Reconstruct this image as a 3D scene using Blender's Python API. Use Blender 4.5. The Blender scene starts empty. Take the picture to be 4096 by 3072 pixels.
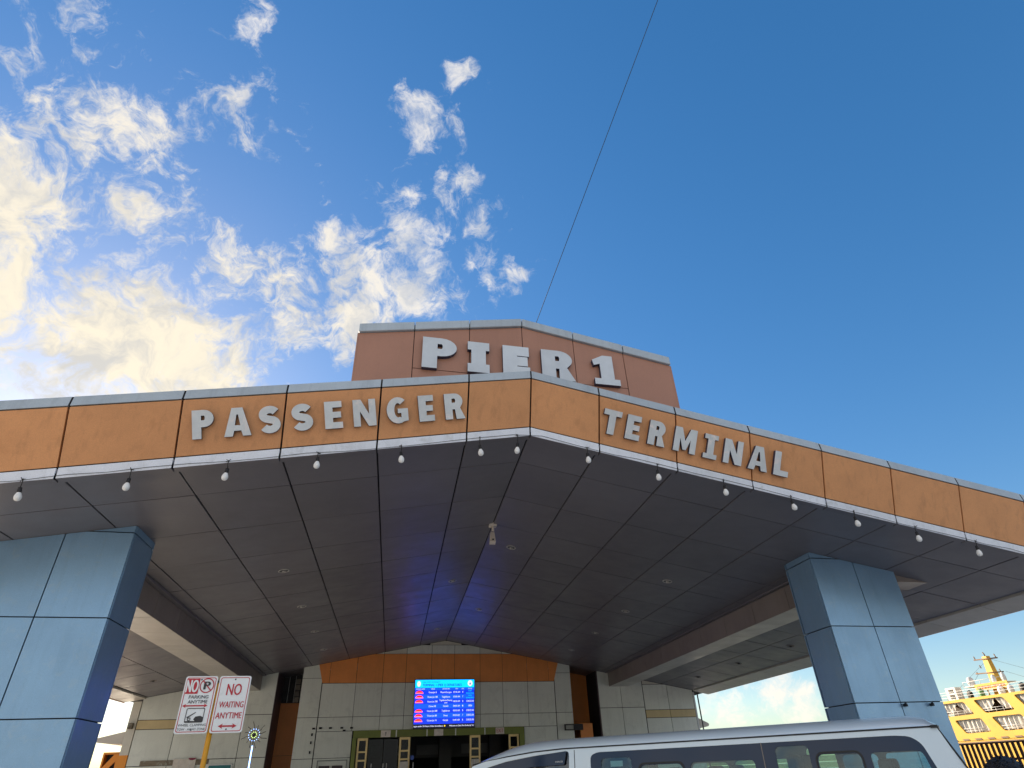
import bpy, math, random
from math import sin, cos, pi, radians, sqrt
from mathutils import Vector, Matrix
from mathutils.geometry import tessellate_polygon

random.seed(7)
scene = bpy.context.scene
COL = scene.collection

# ------------------------------------------------------------------ camera
cam_d = bpy.data.cameras.new('camera')
cam = bpy.data.objects.new('camera', cam_d)
COL.objects.link(cam)
R = ((0.985267357512301, 0.06268291374936111, 0.1591197239333248),
     (-0.1674062867852443, 0.5437729666844515, 0.8223661567987625),
     (-0.03497669746422454, -0.8368881723546346, 0.5462552678074745))
cam.matrix_world = Matrix(((R[0][0], -R[0][1], -R[0][2], 0.0),
                           (R[1][0], -R[1][1], -R[1][2], 0.0),
                           (R[2][0], -R[2][1], -R[2][2], 1.6),
                           (0, 0, 0, 1)))
cam_d.sensor_width = 36.0
cam_d.lens = 2391.66 / 4096 * 36.0
cam_d.clip_start = 0.05
cam_d.clip_end = 20000
scene.camera = cam

# ------------------------------------------------------------------ sun, sky
SUN_AZ, SUN_EL = radians(-30.0), radians(20.5)      # azimuth clockwise from +Y
sun_dir = Vector((sin(SUN_AZ) * cos(SUN_EL), cos(SUN_AZ) * cos(SUN_EL), sin(SUN_EL)))
sd = bpy.data.lights.new('sun', 'SUN')
sd.energy = 5.0
sd.angle = radians(0.5)
sd.color = (1.0, 0.82, 0.60)
sun = bpy.data.objects.new('sun', sd)
COL.objects.link(sun)
sun.rotation_euler = (-sun_dir).to_track_quat('-Z', 'Y').to_euler()
sun.location = sun_dir * 60

scene.view_settings.view_transform = 'Standard'
scene.view_settings.look = 'None'
scene.view_settings.gamma = 1.0
scene.view_settings.use_curve_mapping = False
scene.view_settings.exposure = 1.15

world = bpy.data.worlds.new('World')
scene.world = world
world.use_nodes = True
nt = world.node_tree
N, L = nt.nodes, nt.links
N.clear()


def nd(tree, typ, **kw):
    n = tree.nodes.new(typ)
    for k, v in kw.items():
        setattr(n, k, v)
    return n


def mth(tree, op, a, b=None, c=None, clamp=False):
    n = tree.nodes.new('ShaderNodeMath')
    n.operation = op
    n.use_clamp = clamp
    for i, x in enumerate((a, b, c)):
        if x is None:
            continue
        if isinstance(x, (int, float)):
            n.inputs[i].default_value = x
        else:
            tree.links.new(x, n.inputs[i])
    return n.outputs[0]


def mapr(tree, x, a, b, c, d, typ='LINEAR'):
    n = tree.nodes.new('ShaderNodeMapRange')
    n.interpolation_type = typ
    tree.links.new(x, n.inputs[0])
    for i, v in enumerate((a, b, c, d)):
        n.inputs[i + 1].default_value = v
    return n.outputs[0]


def mixc(tree, f, a, b, blend='MIX'):
    n = tree.nodes.new('ShaderNodeMix')
    n.data_type = 'RGBA'
    n.blend_type = blend
    for sock, x in ((n.inputs[0], f), (n.inputs[6], a), (n.inputs[7], b)):
        if isinstance(x, (int, float)):
            sock.default_value = x
        elif isinstance(x, tuple):
            sock.default_value = (*x, 1.0)
        else:
            tree.links.new(x, sock)
    return n.outputs[2]


sky = nd(nt, 'ShaderNodeTexSky', sky_type='NISHITA')
sky.sun_disc = False
sky.sun_elevation = SUN_EL
sky.sun_rotation = SUN_AZ
sky.air_density = 1.0
sky.dust_density = 0.3
sky.ozone_density = 2.5
hsv = nd(nt, 'ShaderNodeHueSaturation')
hsv.inputs['Saturation'].default_value = 1.60
hsv.inputs['Hue'].default_value = 0.507
hsv.inputs['Value'].default_value = 1.14
gam = nd(nt, 'ShaderNodeGamma')
gam.inputs[1].default_value = 0.68
L.new(sky.outputs[0], gam.inputs[0])
L.new(gam.outputs[0], hsv.inputs['Color'])
bg_sky = nd(nt, 'ShaderNodeBackground')
bg_sky.inputs[1].default_value = 0.112
L.new(hsv.outputs[0], bg_sky.inputs[0])

tc = nd(nt, 'ShaderNodeTexCoord')
dirv = tc.outputs['Generated']
sep = nd(nt, 'ShaderNodeSeparateXYZ')
L.new(dirv, sep.inputs[0])
zc = mth(nt, 'MAXIMUM', mth(nt, 'ADD', sep.outputs[2], 0.12), 0.03)
comb = nd(nt, 'ShaderNodeCombineXYZ')
L.new(mth(nt, 'DIVIDE', sep.outputs[0], zc), comb.inputs[0])
L.new(mth(nt, 'DIVIDE', sep.outputs[1], zc), comb.inputs[1])
pl = comb.outputs[0]


def noise(tree, vec, scale, detail=8, rough=0.55, dist=0.0, off=(0, 0, 0)):
    n = tree.nodes.new('ShaderNodeTexNoise')
    n.inputs['Scale'].default_value = scale
    n.inputs['Detail'].default_value = detail
    n.inputs['Roughness'].default_value = rough
    n.inputs['Distortion'].default_value = dist
    if off != (0, 0, 0):
        m = tree.nodes.new('ShaderNodeVectorMath')
        m.operation = 'ADD'
        m.inputs[1].default_value = off
        tree.links.new(vec, m.inputs[0])
        vec = m.outputs[0]
    tree.links.new(vec, n.inputs['Vector'])
    return n.outputs['Fac']


def skydir(px, py):                       # picture position (2212 wide) -> world direction
    x, y = px * 4096 / 2212 - 2048, py * 4096 / 2212 - 1536
    f = 2391.66
    v = Vector([R[i][0] * x + R[i][1] * y + R[i][2] * f for i in range(3)])
    return v.normalized()


# cloud banks: (direction, angular radius in degrees, weight)
banks = [((20, 330), 5, .95), ((60, 430), 7, 1.0), ((-40, 560), 9, 1.0), ((110, 560), 5, .95), ((330, 480), 5.5, .95), ((290, 560), 4, .8),
         ((250, 720), 8, 1.15), ((380, 730), 8, 1.2), ((150, 800), 6, .95), ((10, 780), 6, 1.0), ((480, 780), 6, 1.0), ((560, 700), 3.5, .8),
         ((520, 570), 5, 1.0), ((600, 620), 4, .95), ((620, 725), 3.6, .9), ((240, 250), 5, .85), ((180, 240), 4, .8), ((340, 290), 5, .88), ((390, 360), 3.0, .85), ((310, 320), 4, .8),
         ((40, 30), 4, .82), ((80, 80), 3.5, .82), ((120, 160), 3.5, .78), ((260, 150), 2.5, .7), ((515, 220), 2.6, .85), ((545, 270), 3, .88), ((575, 310), 2.6, .85), ((600, 285), 2, .8),
         ((880, 175), 2.4, .82), ((890, 220), 3, .88), ((915, 280), 3, .88), ((970, 160), 2.4, .75), ((550, 38), 2.2, .68),
         ((700, 490), 2.8, .85), ((720, 560), 2.8, .8), ((870, 490), 3.6, .98), ((900, 530), 3.6, .95), ((830, 590), 4.5, 1.0), ((770, 620), 3.5, .9), ((780, 690), 4.5, 1.05), ((880, 640), 3.6, .95), ((760, 740), 3, .9),
         ((1045, 490), 2.6, .85), ((1035, 560), 3, .85), ((1050, 610), 2.2, .8), ((1010, 400), 2.4, .95), ((970, 440), 2.0, .8), ((1105, 570), 2.2, .82), ((1110, 620), 1.6, .7),
         ((640, 440), 1.6, .55), ((1610, 1500), 3.0, .98), ((1690, 1510), 2.6, .9), ((1550, 1480), 3.0, .85), ((180, 930), 8, 1.0), ((500, 930), 8, .9), ((-260, 650), 16, .95), ((150, 640), 17, .86), ((230, 330), 11, .80), ((530, 640), 9, .84), ((850, 600), 8, .84), ((1050, 540), 5, .74), ((100, 120), 7, .74), ((550, 260), 5, .70), ((910, 230), 5, .68)]
mask = None
nrm = nd(nt, 'ShaderNodeVectorMath', operation='NORMALIZE')
L.new(dirv, nrm.inputs[0])
# edges of the banks are pushed about by noise
wob = nd(nt, 'ShaderNodeTexNoise')
wob.inputs['Scale'].default_value = 8.0
wob.inputs['Detail'].default_value = 5
L.new(nrm.outputs[0], wob.inputs['Vector'])
wsub = nd(nt, 'ShaderNodeVectorMath', operation='SUBTRACT')
L.new(wob.outputs['Color'], wsub.inputs[0])
wsub.inputs[1].default_value = (.5, .5, .5)
wsc = nd(nt, 'ShaderNodeVectorMath', operation='SCALE')
L.new(wsub.outputs[0], wsc.inputs[0])
wsc.inputs[3].default_value = 0.10
wadd = nd(nt, 'ShaderNodeVectorMath', operation='ADD')
L.new(nrm.outputs[0], wadd.inputs[0])
L.new(wsc.outputs[0], wadd.inputs[1])
for (p, rad, w) in banks:
    d = skydir(*p)
    vs = nd(nt, 'ShaderNodeVectorMath', operation='DISTANCE')
    L.new(wadd.outputs[0], vs.inputs[0])
    vs.inputs[1].default_value = d
    r = radians(rad)
    o = mapr(nt, vs.outputs['Value'], 0.0, 1.75 * r, w * 1.24, 0.0, 'SMOOTHSTEP')
    mask = o if mask is None else mth(nt, 'MAXIMUM', mask, o)
# dense bright cloud bank added behind the viewer, unseen, to light the shaded facade
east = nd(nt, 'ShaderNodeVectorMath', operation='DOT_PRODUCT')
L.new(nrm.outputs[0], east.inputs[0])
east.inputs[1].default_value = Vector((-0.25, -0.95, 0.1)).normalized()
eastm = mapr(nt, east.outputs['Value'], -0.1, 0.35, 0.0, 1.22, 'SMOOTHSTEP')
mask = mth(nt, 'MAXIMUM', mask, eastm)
# domain warp gives torn, wispy edges
wpn = nd(nt, 'ShaderNodeTexNoise')
wpn.inputs['Scale'].default_value = 11.0
wpn.inputs['Detail'].default_value = 4
L.new(nrm.outputs[0], wpn.inputs['Vector'])
ws2 = nd(nt, 'ShaderNodeVectorMath', operation='MULTIPLY_ADD')
L.new(wpn.outputs['Color'], ws2.inputs[0])
ws2.inputs[1].default_value = (.11, .11, .11)
L.new(nrm.outputs[0], ws2.inputs[2])
n1 = noise(nt, ws2.outputs[0], 8.0, 12, .64, .15)
n2 = noise(nt, ws2.outputs[0], 30.0, 10, .68, .25, (3, 1, 2))
fb = mth(nt, 'ADD', mth(nt, 'MULTIPLY', n1, .54), mth(nt, 'MULTIPLY', n2, .46))
fb = mth(nt, 'ADD', mth(nt, 'MULTIPLY', mth(nt, 'SUBTRACT', fb, .5), 1.9), .5)
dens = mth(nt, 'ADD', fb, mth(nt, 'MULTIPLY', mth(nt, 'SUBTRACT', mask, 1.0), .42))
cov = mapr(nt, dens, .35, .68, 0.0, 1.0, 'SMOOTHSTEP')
core = mapr(nt, dens, .46, .66, 0.0, 1.0)
# near the sun clouds are warm and bright, away from it white to grey
sdot = nd(nt, 'ShaderNodeVectorMath', operation='DOT_PRODUCT')
L.new(nrm.outputs[0], sdot.inputs[0])
sdot.inputs[1].default_value = sun_dir
near = mapr(nt, sdot.outputs['Value'], .78, .99, 0.0, 1.0, 'SMOOTHSTEP')
n3 = noise(nt, ws2.outputs[0], 13.0, 9, .62, .6, (8, 5, 1))
shade = mapr(nt, n3, .36, .62, 0.0, 1.0, 'SMOOTHSTEP')
far_c = mixc(nt, shade, (.62, .66, .74), (1.04, .99, .93))
near_c = mixc(nt, shade, (.72, .69, .62), (1.16, 1.02, .74))
cc = mixc(nt, near, far_c, near_c)
cc = mixc(nt, mth(nt, 'MULTIPLY', core, .18), cc, (.72, .66, .56))
low = mapr(nt, sep.outputs[2], .10, .34, 1.0, 0.0, 'SMOOTHSTEP')
cc = mixc(nt, mth(nt, 'MULTIPLY', low, .8), cc, (1.22, 1.08, .92))
bg_c = nd(nt, 'ShaderNodeBackground')
bg_c.inputs[1].default_value = 0.46
L.new(cc, bg_c.inputs[0])
mx = nd(nt, 'ShaderNodeMixShader')
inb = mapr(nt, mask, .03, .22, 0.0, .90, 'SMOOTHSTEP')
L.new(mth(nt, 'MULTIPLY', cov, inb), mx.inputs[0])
L.new(bg_sky.outputs[0], mx.inputs[1])
L.new(bg_c.outputs[0], mx.inputs[2])
wo = nd(nt, 'ShaderNodeOutputWorld')
L.new(mx.outputs[0], wo.inputs[0])

# ------------------------------------------------------------------ materials
MATS = {}


def mat(name, color, rough=0.5, metal=0.0, var=0.10, scale=1.2, bump=0.0, bscale=40, streak=0.0, spec=0.5,
        emit=None, estr=0.0, dirt=None, dirt_amt=0.0, dscale=3.0, coat=0.0, rvar=0.0, grain=0.0):
    if name in MATS:
        return MATS[name]
    m = bpy.data.materials.new(name)
    m.use_nodes = True
    t = m.node_tree
    b = t.nodes['Principled BSDF']
    b.inputs['Roughness'].default_value = rough
    b.inputs['Metallic'].default_value = metal
    b.inputs['Specular IOR Level'].default_value = spec
    b.inputs['Coat Weight'].default_value = coat
    geo = t.nodes.new('ShaderNodeNewGeometry')
    pos = geo.outputs['Position']
    c = color
    n1 = noise(t, pos, scale, 5, .6)
    f = mapr(t, n1, .3, .7, 0, 1)
    lo = tuple(x * (1 - var) for x in color)
    hi = tuple(min(1, x * (1 + var)) for x in color)
    c = mixc(t, f, lo, hi)
    if var > 0:                                     # each piece differs a little from the next
        oi = t.nodes.new('ShaderNodeObjectInfo')
        rv = mapr(t, oi.outputs['Random'], 0, 1, 1 - var * .8, 1 + var * .8)
        vm = t.nodes.new('ShaderNodeVectorMath')
        vm.operation = 'SCALE'
        t.links.new(c, vm.inputs[0])
        t.links.new(rv, vm.inputs[3])
        c = vm.outputs[0]
    if grain > 0:
        ng = noise(t, pos, 120, 3, .7, 0, (1, 7, 3))
        gv = t.nodes.new('ShaderNodeVectorMath')
        gv.operation = 'SCALE'
        t.links.new(c, gv.inputs[0])
        t.links.new(mapr(t, ng, .3, .7, 1 - grain, 1 + grain), gv.inputs[3])
        c = gv.outputs[0]
    if streak > 0:
        mp = t.nodes.new('ShaderNodeMapping')
        mp.inputs['Scale'].default_value = (9, 9, .55)
        t.links.new(pos, mp.inputs[0])
        n2 = noise(t, mp.outputs[0], 1.0, 6, .65)
        c = mixc(t, mth(t, 'MULTIPLY', mapr(t, n2, .52, .78, 0, 1), streak), c, tuple(x * .45 for x in color))
    if dirt is not None:
        n4 = noise(t, pos, dscale, 9, .68, .8, (4, 4, 4))
        c = mixc(t, mth(t, 'MULTIPLY', mapr(t, n4, .54, .68, 0, 1), dirt_amt), c, dirt)
    t.links.new(c, b.inputs['Base Color'])
    if rvar > 0:
        n5 = noise(t, pos, 2.3, 6, .6, 0, (9, 2, 1))
        t.links.new(mapr(t, n5, .3, .7, max(.02, rough - rvar), min(1, rough + rvar)), b.inputs['Roughness'])
    if bump > 0:
        n3 = noise(t, pos, bscale, 4, .5)
        bp = t.nodes.new('ShaderNodeBump')
        bp.inputs['Strength'].default_value = bump
        bp.inputs['Distance'].default_value = .01
        t.links.new(n3, bp.inputs['Height'])
        t.links.new(bp.outputs[0], b.inputs['Normal'])
    if emit is not None:
        b.inputs['Emission Color'].default_value = (*emit, 1)
        b.inputs['Emission Strength'].default_value = estr
    MATS[name] = m
    return m


def glass(name, tint, gloss=.08, refl=(.9, .95, 1)):
    m = bpy.data.materials.new(name)
    m.use_nodes = True
    t = m.node_tree
    t.nodes.clear()
    tr = nd(t, 'ShaderNodeBsdfTransparent')
    tr.inputs[0].default_value = (*tint, 1)
    gl = nd(t, 'ShaderNodeBsdfGlossy')
    gl.inputs[0].default_value = (*refl, 1)
    gl.inputs[1].default_value = .03
    lw = nd(t, 'ShaderNodeLayerWeight')
    lw.inputs[0].default_value = .25
    fac = mapr(t, lw.outputs['Fresnel'], 0, 1, gloss, .9)
    ms = nd(t, 'ShaderNodeMixShader')
    t.links.new(fac, ms.inputs[0])
    t.links.new(tr.outputs[0], ms.inputs[1])
    t.links.new(gl.outputs[0], ms.inputs[2])
    o = nd(t, 'ShaderNodeOutputMaterial')
    t.links.new(ms.outputs[0], o.inputs[0])
    MATS[name] = m
    return m


M_ORANGE = mat('orange_panel', (.64, .30, .125), .42, .0, .07, 2.2, .15, 60, .42, dirt=(.46, .19, .06), dirt_amt=.22, dscale=3.5, grain=0.12)
M_ORANGE_SIGN = mat('faded_orange_panel', (.40, .20, .135), .45, .0, .05, 1.6, .08, 60, .15, grain=0.12)
M_ORANGE_IN = mat('orange_inner_panel', (.74, .26, .06), .5, .0, .08, 2, .1, 60, .2, grain=0.12)
M_TRIM = mat('light_trim_panel', (.74, .79, .88), .45, .0, .06, 3, .15, 60, .25, dirt=(.40, .42, .42), dirt_amt=.35, dscale=6, grain=0.09)
M_CAP = mat('grey_cap_panel', (.42, .49, .55), .45, .1, .08, 2, .1, 60, .35, grain=0.09)
M_JOINT = mat('dark_joint', (.008, .008, .012), .85, var=0)
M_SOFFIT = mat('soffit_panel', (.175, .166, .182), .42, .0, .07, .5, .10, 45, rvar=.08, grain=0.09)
M_BEAM = mat('beam_panel', (.26, .225, .20), .42, .0, .10, 1.0, .10, 40, .15, rvar=.08, grain=0.09)
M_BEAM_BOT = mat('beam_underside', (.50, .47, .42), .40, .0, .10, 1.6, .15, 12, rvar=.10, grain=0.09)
M_COLUMN = mat('blue_grey_panel', (.26, .44, .64), .36, .5, .07, 1.2, .10, 50, .18, dirt=(.42, .52, .58), dirt_amt=.25, dscale=7, rvar=.06, grain=0.09)
M_WALL = mat('grey_wall_panel', (.70, .74, .68), .55, .0, .06, 1.2, .12, 60, .22, dirt=(.42, .45, .42), dirt_amt=.3, grain=0.09)
M_CREAM = mat('cream_strip', (.62, .50, .27), .6, .0, .08, 2, .1, 60, .2)
M_PALE = mat('pale_panel', (.62, .60, .52), .6, .0, .06, 2)
M_GREEN = mat('olive_door_frame', (.17, .21, .035), .5, .0, .12, 3, .1, 50, .3)
M_YELLOWFRAME = mat('pale_yellow_frame', (.82, .62, .28), .4, .1, .08, 4)
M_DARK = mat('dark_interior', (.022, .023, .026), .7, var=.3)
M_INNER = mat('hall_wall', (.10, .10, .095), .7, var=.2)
M_LETTER = mat('sign_letter_face', (.60, .65, .68), .45, .0, .08, 5, .2, 50, dirt=(.80, .74, .72), dirt_amt=.9, dscale=4.5)
M_LETTER2 = mat('plain_letter_face', (.60, .66, .72), .5, .0, .06, 5, .3, 80)
M_LSIDE = mat('letter_side', (.045, .045, .085), .5, var=.1)
M_BLACK = mat('black_rubber', (.012, .012, .014), .6, var=.1)
M_CABLE = mat('cable', (.02, .022, .02), .6, var=0)
M_BULB = mat('bulb_glass', (.85, .86, .85), .25, .0, .02, 3)
M_WHITE = mat('white_metal', (.72, .73, .73), .4, .0, .05, 4, dirt=(.4, .36, .3), dirt_amt=.3)
M_RIMG = mat('downlight_rim', (.52, .50, .47), .4, .1, .1)
M_CCTV = mat('cctv_cream', (.80, .72, .62), .45, .0, .05, 8)
M_LAMPDARK = mat('lamp_hole', (.03, .03, .03), .3, var=0)
M_GROUND = mat('concrete_ground', (.50, .475, .44), .85, .0, .15, .35, .3, 12, dirt=(.16, .155, .15), dirt_amt=.5, dscale=.4)
M_ROOF = mat('roof_sheet', (.30, .31, .32), .6, .2, .1, 1)
M_SIGNW = mat('sign_white', (.84, .87, .87), .35, .0, .03, 6, dirt=(.5, .47, .42), dirt_amt=.22, dscale=14)
M_SIGNR = mat('sign_red', (.50, .012, .03), .4, var=.06)
M_SIGNK = mat('sign_black', (.025, .025, .03), .4, var=.05)
M_POST = mat('yellow_post', (.72, .33, .012), .4, .0, .1, 6, dirt=(.3, .15, .03), dirt_amt=.4, dscale=20)
M_VAN = mat('van_paint', (.76, .87, .92), .22, .0, .02, 2, coat=.6)
M_VANDARK = mat('van_black_band', (.010, .028, .065), .10, var=.0)
M_VANSEAM = mat('van_seam', (.02, .02, .02), .6, var=0)
M_TYRE = mat('tyre', (.02, .02, .02), .8, var=.1)
M_RIM = mat('rim', (.5, .5, .5), .3, .8, var=.05)
M_SEAT = mat('seat_fabric', (.05, .05, .06), .8, var=.2)
M_GLASS = glass('tinted_glass', (.74, .88, .86), .05)
M_GLASSD = glass('dark_glass', (.10, .14, .20), .10)
M_PANE = glass('door_glass', (.45, .48, .50), .01, (.35, .38, .42))
M_SHIP = mat('yellow_hull', (.64, .36, .012), .45, .0, .06, .35, dirt=(.45, .26, .04), dirt_amt=.5, dscale=.6)
M_CURTAIN = mat('white_tarpaulin', (.66, .62, .55), .7, .0, .08, .8)
M_SHIPDARK = mat('deck_interior', (.05, .04, .035), .8, var=.2)
M_SHIPW = mat('ship_white', (.70, .70, .68), .5, var=.05)
M_SHIPRED = mat('ship_red_text', (.32, .05, .02), .5, var=0)
M_RAILD = mat('rail_brown', (.14, .07, .03), .5, var=.1)
M_FENCE = mat('maroon_fence', (.075, .03, .015), .55, var=.2)
M_LIME = mat('lime_slat', (.84, .90, .40), .55, .0, .08, 1.0)
M_OG = mat('orange_steel', (.75, .27, .02), .45, var=.08)
M_SCR_BLUE = mat('screen_blue', (.0, .01, .05), .3, emit=(.0, .035, .74), estr=1.6, var=0)
M_SCR_BLUE2 = mat('screen_row_blue', (.0, .01, .05), .3, emit=(.0, .016, .46), estr=1.4, var=0)
M_SCR_CYAN = mat('screen_header', (.0, .02, .05), .3, emit=(.0, .30, .90), estr=1.35, var=0)
M_SCR_W = mat('screen_white', (.1, .1, .1), .3, emit=(.70, .72, .95), estr=.6, var=0)
M_SCR_DK = mat('screen_navy_text', (.0, .0, .02), .3, emit=(.0, .03, .25), estr=.4, var=0)
M_SCR_R = mat('screen_red', (.05, 0, 0), .3, emit=(1.0, .02, .01), estr=.8, var=0)
M_SCR_G = mat('screen_green', (0, .05, .03), .3, emit=(.0, .32, .28), estr=.9, var=0)
M_SCR_Y = mat('screen_yellow', (.05, .04, 0), .3, emit=(1.0, .62, .02), estr=.9, var=0)
M_SCR_K = mat('screen_ticker', (.0, .0, .01), .3, emit=(.0, .002, .02), estr=.5, var=0)
M_LEDB = mat('led_blue', (.1, .1, .2), .3, emit=(.25, .45, 1.0), estr=3.0, var=0)
M_LEDW = mat('led_white', (.3, .3, .3), .3, emit=(.6, .75, 1.0), estr=3.0, var=0)
M_LEDG = mat('led_green', (.1, .3, .1), .3, emit=(.7, 1.0, .25), estr=2.0, var=0)
M_HAIR = mat('black_hair', (.010, .008, .008), .5, var=.2, bump=.8, bscale=150)
M_SKIN = mat('skin', (.36, .20, .13), .5, var=.05)
M_SHIRT = mat('grey_shirt', (.10, .12, .16), .8, var=.1)
M_TROUSER = mat('dark_trousers', (.03, .035, .05), .8, var=.1)
M_GLBLOCK = mat('glass_block', (.22, .19, .15), .25, var=.35, scale=6)
M_TEAL = mat('teal_sign', (.02, .20, .22), .5, var=.1)
M_PAPER = mat('paper', (.62, .58, .52), .7, var=.12, scale=9)
M_MAROON = mat('dark_reveal', (.14, .10, .11), .5, var=.1)
M_STAIN = mat('weathered_strip', (.17, .14, .10), .8, var=.3, scale=5, dirt=(.35, .38, .33), dirt_amt=.9, dscale=8)

# ------------------------------------------------------------------ mesh helpers
ORIG = {}


class MB:
    def __init__(self):
        self.v, self.f, self.m, self.s = [], [], [], []

    def add(self, verts, faces, mi=0, smooth=False):
        o = len(self.v)
        self.v += [Vector(p) for p in verts]
        for f in faces:
            self.f.append([i + o for i in f])
            self.m.append(mi)
            self.s.append(smooth)

    def hexa(self, p, mi=0):
        """p: 4 bottom points then 4 top points, same order"""
        self.add(p, [(0, 3, 2, 1), (4, 5, 6, 7), (0, 1, 5, 4), (1, 2, 6, 5), (2, 3, 7, 6), (3, 0, 4, 7)], mi)

    def box(self, x0, x1, y0, y1, z0, z1, mi=0, fr=None):
        p = [(x0, y0, z0), (x1, y0, z0), (x1, y1, z0), (x0, y1, z0), (x0, y0, z1), (x1, y0, z1), (x1, y1, z1), (x0, y1, z1)]
        if fr:
            p = [fr(*q) for q in p]
        self.hexa(p, mi)

    def tube(self, path, r, n=8, mi=0, caps=True, r2=None):
        path = [Vector(p) for p in path]
        k = len(path)
        rings = []
        up = None
        for i, p in enumerate(path):
            t = (path[min(i + 1, k - 1)] - path[max(i - 1, 0)]).normalized()
            if up is None:
                up = Vector((0, 0, 1)) if abs(t.z) < .9 else Vector((1, 0, 0))
            a = t.cross(up).normalized()
            b = t.cross(a).normalized()
            rr = r if r2 is None else r + (r2 - r) * i / (k - 1)
            rings.append([p + (a * cos(2 * pi * j / n) + b * sin(2 * pi * j / n)) * rr for j in range(n)])
        vs = [q for rg in rings for q in rg]
        fs = []
        for i in range(k - 1):
            for j in range(n):
                fs.append((i * n + j, i * n + (j + 1) % n, (i + 1) * n + (j + 1) % n, (i + 1) * n + j))
        self.add(vs, fs, mi, True)
        if caps:
            self.add(rings[0], [tuple(range(n))[::-1]], mi)
            self.add(rings[-1], [tuple(range(n))], mi)

    def lathe(self, c, prof, n=16, mi=0, axis=Vector((0, 0, 1))):
        """prof: (radius, height along axis)"""
        c = Vector(c)
        axis = Vector(axis).normalized()
        h = Vector((1, 0, 0)) if abs(axis.x) < .9 else Vector((0, 1, 0))
        a = axis.cross(h).normalized()
        b = axis.cross(a).normalized()
        vs = []
        for (r, z) in prof:
            for j in range(n):
                w = 2 * pi * j / n
                vs.append(c + axis * z + (a * cos(w) + b * sin(w)) * max(r, 1e-4))
        fs = []
        for i in range(len(prof) - 1):
            for j in range(n):
                fs.append((i * n + j, i * n + (j + 1) % n, (i + 1) * n + (j + 1) % n, (i + 1) * n + j))
        self.add(vs, fs, mi, True)

    def prism(self, outer, holes, fr, d0, d1, mi_face=0, mi_side=0, back=True):
        """2-D outline (a,b) with holes, thickened from depth d0 (back) to d1 (front) in frame fr(a,b,d)"""
        loops = [outer] + list(holes)
        polys = [[Vector((x, y, 0)) for x, y in lp] for lp in loops]
        tris = tessellate_polygon(polys)
        flat = [p for lp in loops for p in lp]
        self.add([fr(x, y, d1) for x, y in flat], [tuple(t) for t in tris], mi_face)
        if back:
            self.add([fr(x, y, d0) for x, y in flat], [tuple(t)[::-1] for t in tris], mi_face)
        for lp in loops:
            k = len(lp)
            self.add([fr(x, y, d1) for x, y in lp] + [fr(x, y, d0) for x, y in lp],
                     [(i, (i + 1) % k, (i + 1) % k + k, i + k) for i in range(k)], mi_side)

    def build(self, name, mats, parent=None, recalc=True, bevel=0.0):
        me = bpy.data.meshes.new(name)
        if not self.v:
            return None
        lo = Vector([min(p[i] for p in self.v) for i in range(3)])
        hi = Vector([max(p[i] for p in self.v) for i in range(3)])
        c = (lo + hi) / 2
        me.from_pydata([tuple(p - c) for p in self.v], [], self.f)
        if not isinstance(mats, (list, tuple)):
            mats = [mats]
        for mm in mats:
            me.materials.append(mm)
        me.polygons.foreach_set('material_index', self.m)
        me.polygons.foreach_set('use_smooth', self.s)
        if recalc:
            import bmesh
            bm = bmesh.new()
            bm.from_mesh(me)
            bmesh.ops.remove_doubles(bm, verts=bm.verts, dist=1e-5)
            bmesh.ops.recalc_face_normals(bm, faces=bm.faces)
            bm.to_mesh(me)
            bm.free()
        me.update()
        o = bpy.data.objects.new(name, me)
        COL.objects.link(o)
        if bevel:
            md = o.modifiers.new('edge', 'BEVEL')
            md.width = bevel
            md.segments = 2
        po = Vector((0, 0, 0))
        if parent is not None:
            o.parent = parent
            po = ORIG[parent.name]
        o.location = c - po
        ORIG[o.name] = c
        return o


def tag(o, label, cat, group=None):
    o['label'] = label
    o['category'] = cat
    if group:
        o['group'] = group
    return o


def thing(name, loc, label, cat, group=None):
    o = bpy.data.objects.new(name, None)
    COL.objects.link(o)
    o.location = loc
    ORIG[o.name] = Vector(loc)
    o.empty_display_size = .2
    return tag(o, label, cat, group)


def struct(o):
    o['kind'] = 'structure'
    return o


def rect(x0, x1, y0, y1):
    return [(x0, y0), (x1, y0), (x1, y1), (x0, y1)]


def rrect(x0, x1, y0, y1, r, n=5):
    pts = []
    for cx, cy, a0 in ((x1 - r, y0 + r, -90), (x1 - r, y1 - r, 0), (x0 + r, y1 - r, 90), (x0 + r, y0 + r, 180)):
        for i in range(n + 1):
            a = radians(a0 + 90 * i / n)
            pts.append((cx + r * cos(a), cy + r * sin(a)))
    return pts


def rpoly(pts, r, n=4):
    """round the corners of a polygon"""
    out = []
    k = len(pts)
    for i in range(k):
        p, a, b = Vector(pts[i]), Vector(pts[i - 1]), Vector(pts[(i + 1) % k])
        rr = min(r, (a - p).length * .45, (b - p).length * .45)
        s, e = p + (a - p).normalized() * rr, p + (b - p).normalized() * rr
        for j in range(n + 1):
            t = j / n
            q = s * (1 - t) ** 2 + p * 2 * t * (1 - t) + e * t * t
            out.append((q.x, q.y))
    return out


_tc = {}


def text2d(body):
    if body in _tc:
        return _tc[body]
    cu = bpy.data.curves.new('t', 'FONT')
    cu.body = body
    cu.size = 1.0
    cu.resolution_u = 3
    ob = bpy.data.objects.new('t', cu)
    COL.objects.link(ob)
    dg = bpy.context.evaluated_depsgraph_get()
    me = bpy.data.meshes.new_from_object(ob.evaluated_get(dg))
    vs = [(p.co.x, p.co.y) for p in me.vertices]
    fs = [tuple(p.vertices) for p in me.polygons]
    bpy.data.objects.remove(ob)
    bpy.data.curves.remove(cu)
    bpy.data.meshes.remove(me)
    _tc[body] = (vs, fs)
    return vs, fs


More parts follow.
